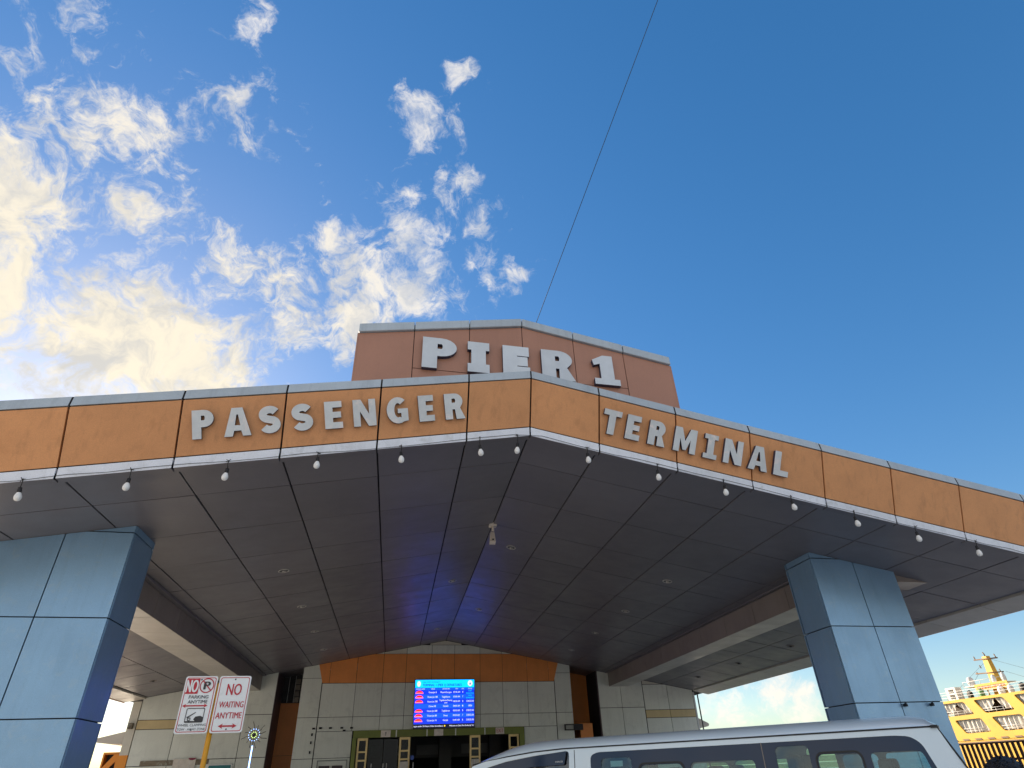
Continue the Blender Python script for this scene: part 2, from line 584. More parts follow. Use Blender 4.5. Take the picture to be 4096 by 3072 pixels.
def put_text(mb, body, fr, cx, y0, h, w=None, mi=0, d=.0, bold=0):
    """lettering centred on cx with its feet on y0, cap height h, total width w"""
    vs, fs = text2d(body)
    if not vs:
        return
    x0, x1 = min(p[0] for p in vs), max(p[0] for p in vs)
    ys = [p[1] for p in text2d('H')[0]]
    sy = h / (max(ys) - min(ys))
    sx = sy if w is None else w / (x1 - x0)
    mid = (x0 + x1) / 2
    for k in range(1 + bold):
        off = (k - bold / 2) * h * .035
        mb.add([fr(cx + (p[0] - mid) * sx + off, y0 + p[1] * sy, d + k * .0006) for p in vs], fs, mi)


# ------------------------------------------------------------------ building frame
XR, ZR, SL, SH = 1.7143, 5.8345, 0.18223, 0.0535


def W(u, v, z):
    return Vector((XR + u, v + SH * u, z))


def zs(u):
    return ZR - SL * abs(u)


UJ_R = [0, 1.06, 2.282, 3.497, 4.713, 5.905, 7.117, 8.310, 9.57]
UJ_L = [0, -.945, -2.181, -3.400, -4.622, -5.837, -7.05, -8.30, -9.57]
EAVE = 10.2
VF, VB = 7.60, 23.8
DY = 1.43447
VJ = [7.745] + [8.64 + DY * i for i in range(11)] + [23.78]

bld = thing('terminal_building', W(0, 16, 0), 'pier passenger terminal with a gabled orange fascia canopy on blue-grey columns', 'building')

# ---- ground, water
g = MB()
g.add([(-400, -400, 0), (62, -400, 0), (62, 500, 0), (-400, 500, 0)], [(0, 1, 2, 3)])
struct(g.build('ground', M_GROUND))
m_w = mat('sea_water', (.02, .06, .08), .12, var=.1, bump=.6, bscale=.8)
g = MB()
g.add([(62, -4000, -1.6), (6000, -4000, -1.6), (6000, 6000, -1.6), (62, 6000, -1.6)], [(0, 1, 2, 3)])
g.add([(62, -400, 0), (62, 500, 0), (62, 500, -4), (62, -400, -4)], [(0, 1, 2, 3)])
struct(g.build('sea_water', m_w))

# ---- soffit
G1, G2 = .012, .009       # half-gaps: along the depth, across
bk = MB()
for sgn in (-1, 1):
    a, b = (0, EAVE) if sgn > 0 else (-EAVE, 0)
    p = [W(a, VF + .12, zs(a) + .035), W(b, VF + .12, zs(b) + .035), W(b, VB + 1.5, zs(b) + .035), W(a, VB + 1.5, zs(a) + .035)]
    bk.hexa(p + [q + Vector((0, 0, .05)) for q in p])
soffit = bk.build('soffit', M_JOINT, bld)


def soff_panel(u0, u1, v0, v1, name='soffit_panel', mt=M_SOFFIT, dz=0.0, par=None):
    lo, hi = min(u0, u1) + G1, max(u0, u1) - G1
    a, b = v0 + G2, v1 - G2
    tl = [random.uniform(-.004, .004) for _ in range(4)]
    mb = MB()
    c = [W(lo, a, zs(lo) + dz + tl[0]), W(hi, a, zs(hi) + dz + tl[1]), W(hi, b, zs(hi) + dz + tl[2]), W(lo, b, zs(lo) + dz + tl[3])]
    mb.hexa(c + [q + Vector((0, 0, .025)) for q in c])
    return mb.build(name, mt, par or soffit)


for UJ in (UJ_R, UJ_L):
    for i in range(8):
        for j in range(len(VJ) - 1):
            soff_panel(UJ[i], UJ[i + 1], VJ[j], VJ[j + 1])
# recesses beside the entrance
for s in (-1, 1):
    soff_panel(s * 4.72, s * 5.74, VB + .01, VB + 1.4)
# eave strips, lower and lighter
for s in (-1, 1):
    for j in range(len(VJ) - 1):
        lo, hi = sorted((s * 9.60, s * EAVE))
        mb = MB()
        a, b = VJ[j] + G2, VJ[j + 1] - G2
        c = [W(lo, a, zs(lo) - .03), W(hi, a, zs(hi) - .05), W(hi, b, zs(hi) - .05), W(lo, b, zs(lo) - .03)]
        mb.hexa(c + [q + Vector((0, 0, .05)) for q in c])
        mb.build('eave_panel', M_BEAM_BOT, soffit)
        mb = MB()
        mb.hexa([W(s * EAVE, a, zs(EAVE) - .05), W(s * (EAVE + .03), a, zs(EAVE) - .05), W(s * (EAVE + .03), b, zs(EAVE) - .05), W(s * EAVE, b, zs(EAVE) - .05),
                 W(s * EAVE, a, zs(EAVE) + .85), W(s * (EAVE + .03), a, zs(EAVE) + .85), W(s * (EAVE + .03), b, zs(EAVE) + .85), W(s * EAVE, b, zs(EAVE) + .85)])
        mb.build('side_fascia_panel', M_ORANGE, soffit)

# ---- roof
rf = MB()
for s in (-1, 1):
    a, b = (0, EAVE) if s > 0 else (-EAVE, 0)
    p = [W(a, 7.40, zs(a) + .80), W(b, 7.40, zs(b) + .80), W(b, 40, zs(b) + .80), W(a, 40, zs(a) + .80)]
    rf.hexa(p + [q + Vector((0, 0, .06)) for q in p])
rf.build('roof', M_ROOF, bld)

# ---- fascia
AL = math.atan(.394)
SA, CA = sin(AL), cos(AL)
TF = .736


def zb(u):
    return zs(u) - .065


def FA(u, t, d=0.0):      # leaning orange face; t up the face, d outwards
    return W(u, 7.59 - t * SA - d * CA, zb(u) + .13 + t * CA - d * SA)


fb_ = MB()
for s in (-1, 1):
    a, b = (0, EAVE) if s > 0 else (-EAVE, 0)
    fb_.hexa([FA(a, -.12, -.05), FA(b, -.12, -.05), FA(b, -.12, -.09), FA(a, -.12, -.09), FA(a, TF + .02, -.05), FA(b, TF + .02, -.05), FA(b, TF + .02, -.09), FA(a, TF + .02, -.09)])
for s in (-1, 1):
    a, b = (0, EAVE) if s > 0 else (-EAVE, 0)
    fb_.hexa([W(a, 7.319, zb(a) + .826), W(b, 7.319, zb(b) + .826), W(b, 7.59, zb(b) + .876), W(a, 7.59, zb(a) + .876), W(a, 7.330, zb(a) + .9555), W(b, 7.330, zb(b) + .9555), W(b, 7.59, zb(b) + .974), W(a, 7.59, zb(a) + .974)])
fascia = fb_.build('fascia', M_JOINT, bld)
ends = {1: UJ_R[:-1] + [9.50, EAVE], -1: UJ_L[:-1] + [-9.48, -EAVE]}
for s in (-1, 1):
    E_ = ends[s]
    E_ = [e for i, e in enumerate(E_)]
    for i in range(len(E_) - 1):
        lo, hi = sorted((E_[i], E_[i + 1]))
        lo += .012
        hi -= .012
        if hi - lo < .1:
            continue
        t0, t1 = .008, TF - .008
        mb = MB()
        mb.hexa([FA(lo, t0), FA(hi, t0), FA(hi, t0, -.04), FA(lo, t0, -.04), FA(lo, t1), FA(hi, t1), FA(hi, t1, -.04), FA(lo, t1, -.04)])
        mb.build('fascia_panel', M_ORANGE, fascia)
        # lower trim: nearly upright face and a lip turned back under it
        mb = MB()
        for (a0, a1) in (((7.592, .124), (7.612, .0)), ((7.612, .0), (7.735, -.004))):
            q = [W(lo, a0[0], zb(lo) + a0[1]), W(hi, a0[0], zb(hi) + a0[1]), W(hi, a0[0] + .04, zb(hi) + a0[1] + .02), W(lo, a0[0] + .04, zb(lo) + a0[1] + .02)]
        f0 = [W(lo, 7.612, zb(lo)), W(hi, 7.612, zb(hi)), W(hi, 7.66, zb(hi)), W(lo, 7.66, zb(lo))]
        f1 = [W(lo, 7.590, zb(lo) + .124), W(hi, 7.590, zb(hi) + .124), W(hi, 7.66, zb(hi) + .124), W(lo, 7.66, zb(lo) + .124)]
        mb.hexa(f0 + f1)
        mb.build('trim_panel', M_TRIM, fascia)
        mb = MB()
        c = [W(lo, 7.618, zb(lo) - .003), W(hi, 7.618, zb(hi) - .003), W(hi, 7.735, zb(hi) - .003), W(lo, 7.735, zb(lo) - .003)]
        mb.hexa(c + [q + Vector((0, 0, .075 if k < 2 else .075)) for k, q in enumerate(c)])
        mb.build('drip_strip', M_SOFFIT, fascia)
        # cap
        mb = MB()
        zt0, zt1 = .822, .957
        mb.hexa([W(lo, 7.312, zb(lo) + zt0), W(hi, 7.312, zb(hi) + zt0), W(hi, 7.60, zb(hi) + zt0 + .05), W(lo, 7.60, zb(lo) + zt0 + .05),
                 W(lo, 7.325, zb(lo) + zt1), W(hi, 7.325, zb(hi) + zt1), W(hi, 7.60, zb(hi) + zt1 + .02), W(lo, 7.60, zb(lo) + zt1 + .02)])
        mb.build('cap_panel', M_CAP, fascia)

# ---- gable sign box above the canopy
SBV, SBH, SBT = 7.80, 2.642, 8.10


def zg(u):
    return SBT - .182 * abs(u)


def clip_top(poly, fn):
    """clip a polygon of (u,z) by z <= fn(u); fn is linear on each side of u=0"""
    parts = []
    for s in (-1, 1):
        p = poly
        for test, inter in ((lambda q: q[0] * s >= -1e-9, 'u'), (lambda q: q[1] <= fn(q[0] if q[0] * s > 0 else s * 1e-9) + 1e-9, 'z')):
            out = []
            for i in range(len(p)):
                a, b = p[i - 1], p[i]
                ia, ib = test(a), test(b)
                if ia != ib:
                    lo, hi = 0.0, 1.0
                    for _ in range(40):
                        mid = (lo + hi) / 2
                        q = (a[0] + (b[0] - a[0]) * mid, a[1] + (b[1] - a[1]) * mid)
                        if test(q) == ia:
                            lo = mid
                        else:
                            hi = mid
                    out.append(q)
                if ib:
                    out.append(b)
            p = out
            if len(p) < 3:
                break
        if len(p) >= 3:
            parts.append(p)
    if len(parts) == 2:       # join the two halves along u = 0
        l, r = parts
        zmax = max(q[1] for q in l + r if abs(q[0]) < 1e-6)
        zmin = min(q[1] for q in l + r if abs(q[0]) < 1e-6)
        both = sorted(set((round(q[0], 5), round(q[1], 5)) for q in l + r if abs(q[0]) > 1e-6))
        pts = both + [(0, zmax), (0, zmin)]
        cx = sum(q[0] for q in pts) / len(pts)
        cy = sum(q[1] for q in pts) / len(pts)
        pts.sort(key=lambda q: math.atan2(q[1] - cy, q[0] - cx))
        return pts
    return parts[0] if parts else []


def vpanel(u0, u1, z0, z1, v, mt, name, parent, th=.03, gap=.007, top=None):
    p = rect(u0 + gap, u1 - gap, z0 + gap, z1 - gap)
    if top:
        p = clip_top(p, lambda u: top(u) - .004)
    # drop duplicate points
    q = []
    for a in p:
        if not q or (Vector(a) - Vector(q[-1])).length > 1e-3:
            q.append(a)
    if len(q) > 2 and (Vector(q[0]) - Vector(q[-1])).length < 1e-3:
        q.pop()
    if len(q) < 3:
        return None
    mb = MB()
    jit = random.uniform(-.0015, .0015)
    mb.prism(q, [], lambda a, b, d: W(a, v - d + jit, b), -th, 0)
    return mb.build(name, mt, parent)


mb = MB()
mb.prism([(-SBH + .01, 6.3), (SBH - .01, 6.3), (SBH - .01, zg(SBH) - .02), (0, SBT - .02), (-SBH + .01, zg(SBH) - .02)], [], lambda a, b, d: W(a, SBV + .02 - d, b), -.9, 0)
sbox = mb.build('gable_sign_box', M_JOINT, bld)
us = [-SBH, -1.78, -.89, 0, .89, 1.78, SBH]
for i in range(6):
    if abs(us[i] + us[i + 1]) < 3.2:
        vpanel(us[i], us[i + 1], 6.3, 6.90, SBV, M_ORANGE_SIGN, 'sign_panel', sbox, th=.03, gap=.006)
        vpanel(us[i], us[i + 1], 6.90, 8.2, SBV, M_ORANGE_SIGN, 'sign_panel', sbox, th=.03, gap=.006, top=lambda u: zg(u) - .16)
    else:
        vpanel(us[i], us[i + 1], 6.3, 8.2, SBV, M_ORANGE_SIGN, 'sign_panel', sbox, th=.03, gap=.006, top=lambda u: zg(u) - .16)
    lo, hi = us[i] + .006, us[i + 1] - .006
    mb = MB()
    mb.hexa([W(lo, SBV - .045, zg(lo) - .155), W(hi, SBV - .045, zg(hi) - .155), W(hi, SBV + .95, zg(hi) - .155), W(lo, SBV + .95, zg(lo) - .155),
             W(lo, SBV - .045, zg(lo)), W(hi, SBV - .045, zg(hi)), W(hi, SBV + .95, zg(hi)), W(lo, SBV + .95, zg(lo))])
    mb.build('sign_cap', M_CAP, sbox, bevel=.012)
for s in (-1, 1):
    mb = MB()
    mb.box(s * SBH - .012, s * SBH + .012, SBV - .002, SBV + .9, 6.3, zg(SBH) - .16, fr=W)
    mb.build('sign_side_panel', M_ORANGE_SIGN, sbox)


# ---- sign letters
def arc(cx, cy, rx, ry, a0, a1, n=10):
    return [(cx + rx * cos(radians(a0 + (a1 - a0) * i / n)), cy + ry * sin(radians(a0 + (a1 - a0) * i / n))) for i in range(n + 1)]


def glyph(ch, w, s):
    """outline and holes of a heavy letter, height 1, width w, stem s"""
    q = s * .80
    if ch == 'P' or ch == 'R':
        xa = w * .55
        hole = [(s, 1 - .36), (xa, 1 - .36)] + arc(xa, .72, max(.03, w - xa - s), .08, -90, 90, 8)[1:-1] + [(xa, .80), (s, .80)]
        if ch == 'P':
            out = [(0, 0), (s, 0), (s, .40), (xa, .40)] + arc(xa, .70, w - xa, .30, -90, 90)[1:] + [(0, 1)]
        else:
            out = [(0, 0), (s, 0), (s, .38), (s + .10, .38), (w - s * 1.02, 0), (w + .06, 0), (w - s * .42, .43)] + arc(xa, .70, w - xa, .30, -38, 90)[1:] + [(0, 1)]
        return out, [hole]
    if ch == 'A':
        t = s * .62
        m = w / 2
        def xe(y):
            return (m - t) * y
        hole = [(m - .055 * 1, .62), (m - (m - s) * .40 + .02, .38), (m + (m - s) * .40 - .02, .38), (m + .055, .62)]
        hole = [(m - .025, .76), (m - .09, .38), (m + .09, .38), (m + .025, .76)]
        out = [(0, 0), (s * .95, 0), (s * .95 + .05, .19), (w - s * .95 - .05, .19), (w - s * .95, 0), (w, 0), (m + t, 1), (m - t, 1)]
        return out, [hole]
    if ch == 'E':
        return [(0, 0), (w, 0), (w, q), (s, q), (s, .5 - q * .48), (w * .92, .5 - q * .48), (w * .92, .5 + q * .48), (s, .5 + q * .48), (s, 1 - q), (w * .98, 1 - q), (w * .98, 1), (0, 1)], []
    if ch == 'T':
        m = w / 2
        return [(m - s / 2, 0), (m + s / 2, 0), (m + s / 2, 1 - q), (w, 1 - q), (w, 1), (0, 1), (0, 1 - q), (m - s / 2, 1 - q)], []
    if ch == 'L':
        return [(0, 0), (w, 0), (w, q), (s, q), (s, 1), (0, 1)], []
    if ch == 'I':
        m = w / 2
        k = q * .85
        return [(0, 0), (w, 0), (w, k), (m + s / 2, k), (m + s / 2, 1 - k), (w, 1 - k), (w, 1), (0, 1), (0, 1 - k), (m - s / 2, 1 - k), (m - s / 2, k), (0, k)], []
    if ch == 'N':
        return [(0, 0), (s * .86, 0), (s * .86, .56), (w - s * 1.0, 0), (w, 0), (w, 1), (w - s * .86, 1), (w - s * .86, .44), (s * 1.0, 1), (0, 1)], []
    if ch == 'M':
        m = w / 2
        k = s * .88
        return [(0, 0), (k, 0), (k, .55), (m - .07, .10), (m + .07, .10), (w - k, .55), (w - k, 0), (w, 0), (w, 1), (w - k * 1.15, 1), (m, .47), (k * 1.15, 1), (0, 1)], []
    if ch == '1':
        return [(0.02, 0), (w, 0), (w, .2), (w * .5 + s * .5 + .03, .2), (w * .5 + s * .5 + .03, 1), (w * .5 - s * .15, 1), (0, .82), (.04, .64), (w * .5 - s * .5 + .03, .70), (w * .5 - s * .5 + .03, .2), (.02, .2)], []
    if ch == 'S':
        h = s / 2
        rx, ry = w / 2 - h, .25 - h / 2
        cx = w / 2
        path = arc(cx, 1 - h - ry, rx, ry, 28, 235, 14) + arc(cx, h + ry, rx, ry, 55, -152, 14)
        L_, R_ = [], []
        for i, p in enumerate(path):
            a, b = Vector(path[max(i - 1, 0)]), Vector(path[min(i + 1, len(path) - 1)])
            t = (b - a).normalized()
            n = Vector((-t.y, t.x)) * h * .93
            L_.append((p[0] + n.x, p[1] + n.y))
            R_.append((p[0] - n.x, p[1] - n.y))
        return L_ + R_[::-1], []
    if ch == 'G':
        cx, cy = w * .53, .5
        rx, ry = cx, .5
        o = arc(cx, cy, rx, ry, 48, 300, 18)
        o += [(w, .09), (w, .56), (cx - .01, .56), (cx - .01, .39), (w - s * .9, .39), (w - s * .9, .22)]
        o += arc(cx, cy, rx - s * .98, ry - s * .80, 290, 52, 16)
        return o, []
    raise ValueError(ch)


def sign_word(name, label, items, frame_of, height, depth, stem, face_mat):
    t = thing(name, frame_of(items[0])(0, 0, 0), label, 'sign lettering')
    for it in items:
        fr = frame_of(it)
        w = (it[2] - it[1]) / height
        out, holes = glyph(it[0], w, stem)
        sc = lambda pts: [(x * height, y * height) for x, y in pts]
        mb = MB()
        mb.prism(sc(out), [sc(h) for h in holes], fr, .0, depth, 0, 1, back=True)
        mb.build('letter', [face_mat, M_LSIDE], t, bevel=0.0)
    return t


def face_frame(side, tbase):
    e_t = Vector((0, -SA, CA))
    n = Vector((0, -CA, -SA))
    a = Vector((1, SH, -SL * side)).normalized()
    b = (e_t - a * e_t.dot(a)).normalized()
    n = a.cross(b)
    if n.y > 0:
        n = -n

    def mk(it):
        o = FA(it[1], tbase, .012)
        # slant compensation: letters stand square to their sloping baseline
        o = o + a * (.035 * side * -1 if False else 0)
        return lambda x, y, d: o + a * x + b * y + n * d
    return mk


sign_word('sign_lettering', 'raised grey letters PASSENGER on the left half of the orange fascia',
          [('P', -4.435, -4.185), ('A', -4.075, -3.755), ('S', -3.67, -3.40), ('S', -3.277, -3.003), ('E', -2.865, -2.635), ('N', -2.50, -2.20),
           ('G', -2.06, -1.77), ('E', -1.627, -1.41), ('R', -1.262, -1.00)], face_frame(-1, .200), .368, .055, .285, M_LETTER)
sign_word('sign_lettering', 'raised grey letters TERMINAL with peeling film on the right half of the fascia',
          [('T', 1.065, 1.345), ('E', 1.43, 1.655), ('R', 1.785, 2.04), ('M', 2.19, 2.545), ('I', 2.665, 2.885), ('N', 2.99, 3.293), ('A', 3.395, 3.715), ('L', 3.812, 4.055)],
          face_frame(1, .168), .374, .055, .285, M_LETTER)
sign_word('sign_lettering', 'large pale letters PIER 1 on the brown gable box above the fascia',
          [('P', -1.64, -1.10), ('I', -.925, -.575), ('E', -.355, .09), ('R', .29, .815), ('1', 1.17, 1.625)],
          lambda it: (lambda x, y, d: W(it[1] + x, SBV - .002 - d, 6.885 + y)), .585, .075, .40, M_LETTER2)

# ---- columns
for s in (-1, 1):
    ui, uo, um = s * 5.57, s * 7.28, s * 6.44
    lo, hi = sorted((ui, uo))
    V0, V1 = 9.48, 10.25
    mb = MB()
    mb.box(lo + .03, hi - .03, V0 + .03, V1 - .03, 0, zs(uo) + .02, fr=W)
    colm = mb.build('column', M_JOINT, bld)
    ZJ = [0.0, 1.19, 2.365, 3.54, 4.71, 5.2]
    for k in range(5):
        for a, b in ((lo, um), (um, hi)) if s > 0 else ((lo, um), (um, hi)):
            vpanel(a, b, ZJ[k], ZJ[k + 1], V0, M_COLUMN, 'column_panel', colm, th=.03, gap=.008, top=zs)
            vpanel(a, b, ZJ[k], ZJ[k + 1], V1 + .03, M_COLUMN, 'column_panel', colm, th=.03, gap=.008, top=zs)
        for uu in (ui, uo):
            zt = min(ZJ[k + 1] - .008, zs(uu) - .003)
            if zt - ZJ[k] < .02:
                continue
            mb = MB()
            x0, x1 = (uu - .0, uu + .028) if uu == lo else (uu - .028, uu)
            mb.box(x0, x1, V0 + .036, V1 - .005, ZJ[k] + .008, zt, fr=W)
            mb.build('column_panel', M_COLUMN, colm)

# ---- longitudinal beams
for s in (-1, 1):
    ZB0 = 4.24
    bi, bo = s * 6.19, s * 6.94
    lo, hi = sorted((bi, bo))
    mb = MB()
    mb.box(lo + .03, hi - .03, 10.3, VB - .01, ZB0 + .02, zs(bi) - .02, fr=W)
    beam = mb.build('beam', M_JOINT, bld)
    vv = [10.26] + [11.38 + 1.4 * i for i in range(9)] + [VB - .012]
    for i in range(len(vv) - 1):
        a, b = vv[i] + .006, vv[i + 1] - .006
        for uu in (bi, bo):
            mb = MB()
            x0, x1 = (uu, uu + .026) if uu == lo else (uu - .026, uu)
            mb.box(x0, x1, a, b, ZB0 + .003, zs(uu) + .01, fr=W)
            mb.build('beam_panel', M_BEAM, beam)
        mb = MB()
        mb.box(lo + .004, hi - .004, a, b, ZB0 - .002 + random.uniform(-.002, .002), ZB0 + .018, fr=W)
        mb.build('beam_underside', M_BEAM_BOT, beam)
    mb = MB()
    a, b = sorted((s * 6.08, s * 6.188))
    mb.hexa([W(a, 10.26, zs(a) - .03), W(b, 10.26, zs(a) - .03), W(b, VB - .012, zs(a) - .03), W(a, VB - .012, zs(a) - .03),
             W(a, 10.26, zs(a) + .012), W(b, 10.26, zs(a) + .012), W(b, VB - .012, zs(a) + .012), W(a, VB - .012, zs(a) + .012)])
    mb.build('beam_ledge', M_SOFFIT, beam)
    # short cross beam from the column out to the eave
    lo, hi = sorted((s * 7.283, s * 8.18))
    mb = MB()
    mb.hexa([W(lo, 9.60, 4.36), W(hi, 9.60, 4.36), W(hi, 10.15, 4.36), W(lo, 10.15, 4.36), W(lo, 9.60, zs(lo) + .01), W(hi, 9.60, zs(hi) + .01), W(hi, 10.15, zs(hi) + .01), W(lo, 10.15, zs(lo) + .01)])
    mb.build('cross_beam', M_BEAM, bld)

# ---- rear wall with entrance
mb = MB()
bz = .035
DOOR = (-2.93, 2.72, 0, 2.785)
for a, b, z0, z1 in ((-4.88, DOOR[0], 0, 4.85), (DOOR[1], 4.68, 0, 4.85)):
    mb.prism(clip_top(rect(a, b, z0, z1), zs), [], lambda x, y, d: W(x, VB + bz - d, y), -.2, 0)
mb.prism(clip_top(rect(DOOR[0], DOOR[1], DOOR[3], 5.9), zs), [], lambda x, y, d: W(x, VB + bz - d, y), -.2, 0)
wall = mb.build('entrance_wall', M_JOINT, bld)
cu = [-4.22, -3.10, -2.20, -1.40, -.50, .33, 1.27, 2.10, 3.03, 4.05]
for i in range(9):
    a, b = cu[i], cu[i + 1]
    if b <= -3.0:
        vpanel(a, -3.06, 0, 1.12, VB, M_WALL, 'wall_panel', wall)
        vpanel(a, -3.06, 1.12, 2.243, VB, M_WALL, 'wall_panel', wall)
        vpanel(a, -3.06, 2.243, 3.0, VB, M_WALL, 'wall_panel', wall)
    if a >= 3.0:
        vpanel(2.84, b, 0, 1.12, VB, M_WALL, 'wall_panel', wall)
        vpanel(2.84, b, 1.12, 2.243, VB, M_WALL, 'wall_panel', wall)
        vpanel(2.84, b, 2.243, 3.0, VB, M_WALL, 'wall_panel', wall)
    vpanel(a, b, 3.0, 3.415, VB, M_WALL, 'wall_panel', wall)
    vpanel(a, b, 3.415, 4.44, VB, M_WALL, 'wall_panel', wall)
    vpanel(a, b, 5.375, 5.68, VB, M_PALE if i in (2, 6) else M_WALL, 'wall_panel', wall, top=zs)
vpanel(-.58, .58, 5.68, 5.83, VB, M_PALE, 'wall_panel', wall, top=zs)
cu2 = [-4.36, -4.0, -3.10, -2.20, -1.40, -.50, .33, 1.27, 2.10, 3.03, 3.85, 4.20]
for i in range(11):
    a, b = cu2[i] + .006, cu2[i + 1] - .006
    p = rect(a, b, 4.448, 5.368)
    if i == 0:
        p = [(-4.22, 4.448), (b, 4.448), (b, 5.368), (-4.50, 5.368)]
    if i == 10:
        p = [(a, 4.448), (4.04, 4.448), (4.34, 5.368), (a, 5.368)]
    p = clip_top(p, lambda u: zs(u) - .004)
    mb = MB()
    mb.prism(p, [], lambda x, y, d: W(x, VB - .02 - d, y), -.03, 0)
    mb.build('orange_panel', M_ORANGE_IN, wall)
for (a, b, zz) in ((-4.89, -4.235, [0, 1.12, 2.243, 3.415, 4.60, 5.2]), (4.065, 4.69, [0, 1.12, 2.243, 3.415, 4.72, 5.2])):
    for k in range(5):
        vpanel(a, b, zz[k], zz[k + 1], VB - .012, M_WALL, 'wall_panel', wall, top=lambda u: zs(u) - .001)
# recess walls
RV = VB + 1.4
mb = MB()
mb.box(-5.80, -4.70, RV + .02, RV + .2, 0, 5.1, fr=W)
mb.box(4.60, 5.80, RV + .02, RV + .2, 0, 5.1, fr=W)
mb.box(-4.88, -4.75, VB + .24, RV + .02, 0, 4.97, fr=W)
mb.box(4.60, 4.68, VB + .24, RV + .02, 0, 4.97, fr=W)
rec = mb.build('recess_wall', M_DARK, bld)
for z0, z1 in ((0, 1.1), (1.1, 2.4), (2.4, 3.99)):
    vpanel(-5.75, -4.90, z0, z1, RV, M_ORANGE_IN, 'orange_panel', rec, gap=.004 if z0 else .003)
for z0, z1 in ((0, 1.6), (1.6, 3.2), (3.2, 5.1)):
    vpanel(4.70, 5.74, z0, z1, RV, M_ORANGE_IN, 'orange_panel', rec, gap=.002, top=lambda u: zs(u) - .002)
for i in range(4):
    for j in range(5):
        u0 = -5.72 + i * .21
        z0 = 4.0 + j * .195
        if z0 + .18 > zs(u0) - .03:
            continue
        mb = MB()
        mb.box(u0, u0 + .185, RV - .03, RV + .015, z0, z0 + .172, fr=W)
        mb.build('glass_block', M_GLBLOCK if i > 1 else M_DARK, rec, bevel=.012)
for uu in (-5.49, -5.28):
    mb = MB()
    mb.box(uu - .012, uu + .0, RV - .06, RV - .035, 4.0, 4.85, fr=W)
    mb.build('mullion', M_WHITE, rec)
# orange box standing forward at the foot of the right recess
mb = MB()
mb.box(4.95, 5.42, VB + .1, VB + 1.35, 0, 3.06, fr=W)
mb.build('orange_pier', M_ORANGE_IN, bld)

# flanking walls
for s in (-1, 1):
    mb = MB()
    zmax = 4.95
    lo, hi = sorted((s * 5.72, s * (9.69 if s < 0 else 9.575)))
    mb.prism(clip_top(rect(lo, hi, 0, zmax), lambda u: zs(u) - .002), [], lambda x, y, d: W(x, VB + bz - d, y), -1.6, 0)
    fl = mb.build('flank_wall', M_JOINT, bld)
    inner = [5.69, 6.57, 7.52] if s < 0 else [5.75, 6.63, 7.52]
    for i in range(2):
        a, b = sorted((s * inner[i], s * inner[i + 1]))
        for z0, z1 in ((0, 1.15), (1.15, 2.33), (2.33, 3.535), (3.535, 4.95)):
            vpanel(a, b, z0, z1, VB - .012, M_WALL, 'wall_panel', fl, gap=.009, top=lambda u: zs(u) - .003)
    outer = [7.54, 8.55, 9.69] if s < 0 else [7.54, 8.53, 9.57]
    for i in range(2):
        a, b = sorted((s * outer[i], s * outer[i + 1]))
        for z0, z1, mt in ((0, 1.1, M_WALL), (1.1, 2.2, M_WALL), (2.2, 3.18, M_WALL), (3.18, 3.44, M_CREAM), (3.44, 4.30, M_WALL), (4.30, 4.6, M_PALE)):
            vpanel(a, b, z0, z1, VB, mt, 'wall_panel', fl, gap=.009, top=lambda u: zs(u) - .003)
    # dark side of the recess
    mb = MB()
    x0, x1 = sorted((s * 5.685, s * 5.722)) if s < 0 else (5.722, 5.745)
    if s < 0:
        x0, x1 = -5.718, -5.692
    mb.box(x0, x1, VB + .03, RV, 0, zs(5.7) - .004, fr=W)
    mb.build('reveal_panel', M_MAROON, fl)
# end pilaster on the left, downpipe and posts on the right
mb = MB()
mb.box(-9.94, -9.70, VB - .02, VB + .6, 2.5, zs(9.94) - .06, fr=W)
pil = mb.build('end_pilaster', M_PALE, bld)
mb = MB()
mb.box(-9.945, -9.695, VB - .025, VB + .605, 0, 2.5, fr=W)
mb.build('pilaster_foot', M_OG, pil)
mb = MB()
mb.box(-9.88, -9.76, VB - .16, VB - .03, 3.20, 3.36, fr=W)
mb.build('junction_box', M_STAIN, pil)
mb = MB()
mb.tube([W(9.745, VB - .05, 0), W(9.745, VB - .05, zs(9.745) - .06)], .020, 10)
mb.build('downpipe', M_BLACK, bld)
mb = MB()
mb.box(9.60, 9.66, VB + .05, VB + .12, 0, 4.02, fr=W)
mb.build('white_post', M_WHITE, bld)
mb = MB()
mb.box(9.90, 9.93, VB + .3, VB + .34, 0, 3.98, fr=W)
mb.build('white_post', M_WHITE, bld)
# rounded side awnings
for s, u0, u1 in ((-1, 9.9, 10.80), (1, 9.66, 10.13)):
    prof = [(u0, 2.80), (u1 - .1, 2.86)] + arc(u1 - .1, 2.93, .1, .07, -90, 60, 6) + [(u0, 3.18)]
    mb = MB()
    mb.prism([(s * x, y) for x, y in prof], [], lambda a, b, d: W(a, VB + .2 - d, b), -7, 0)
    mb.build('side_awning', M_BEAM_BOT, bld)
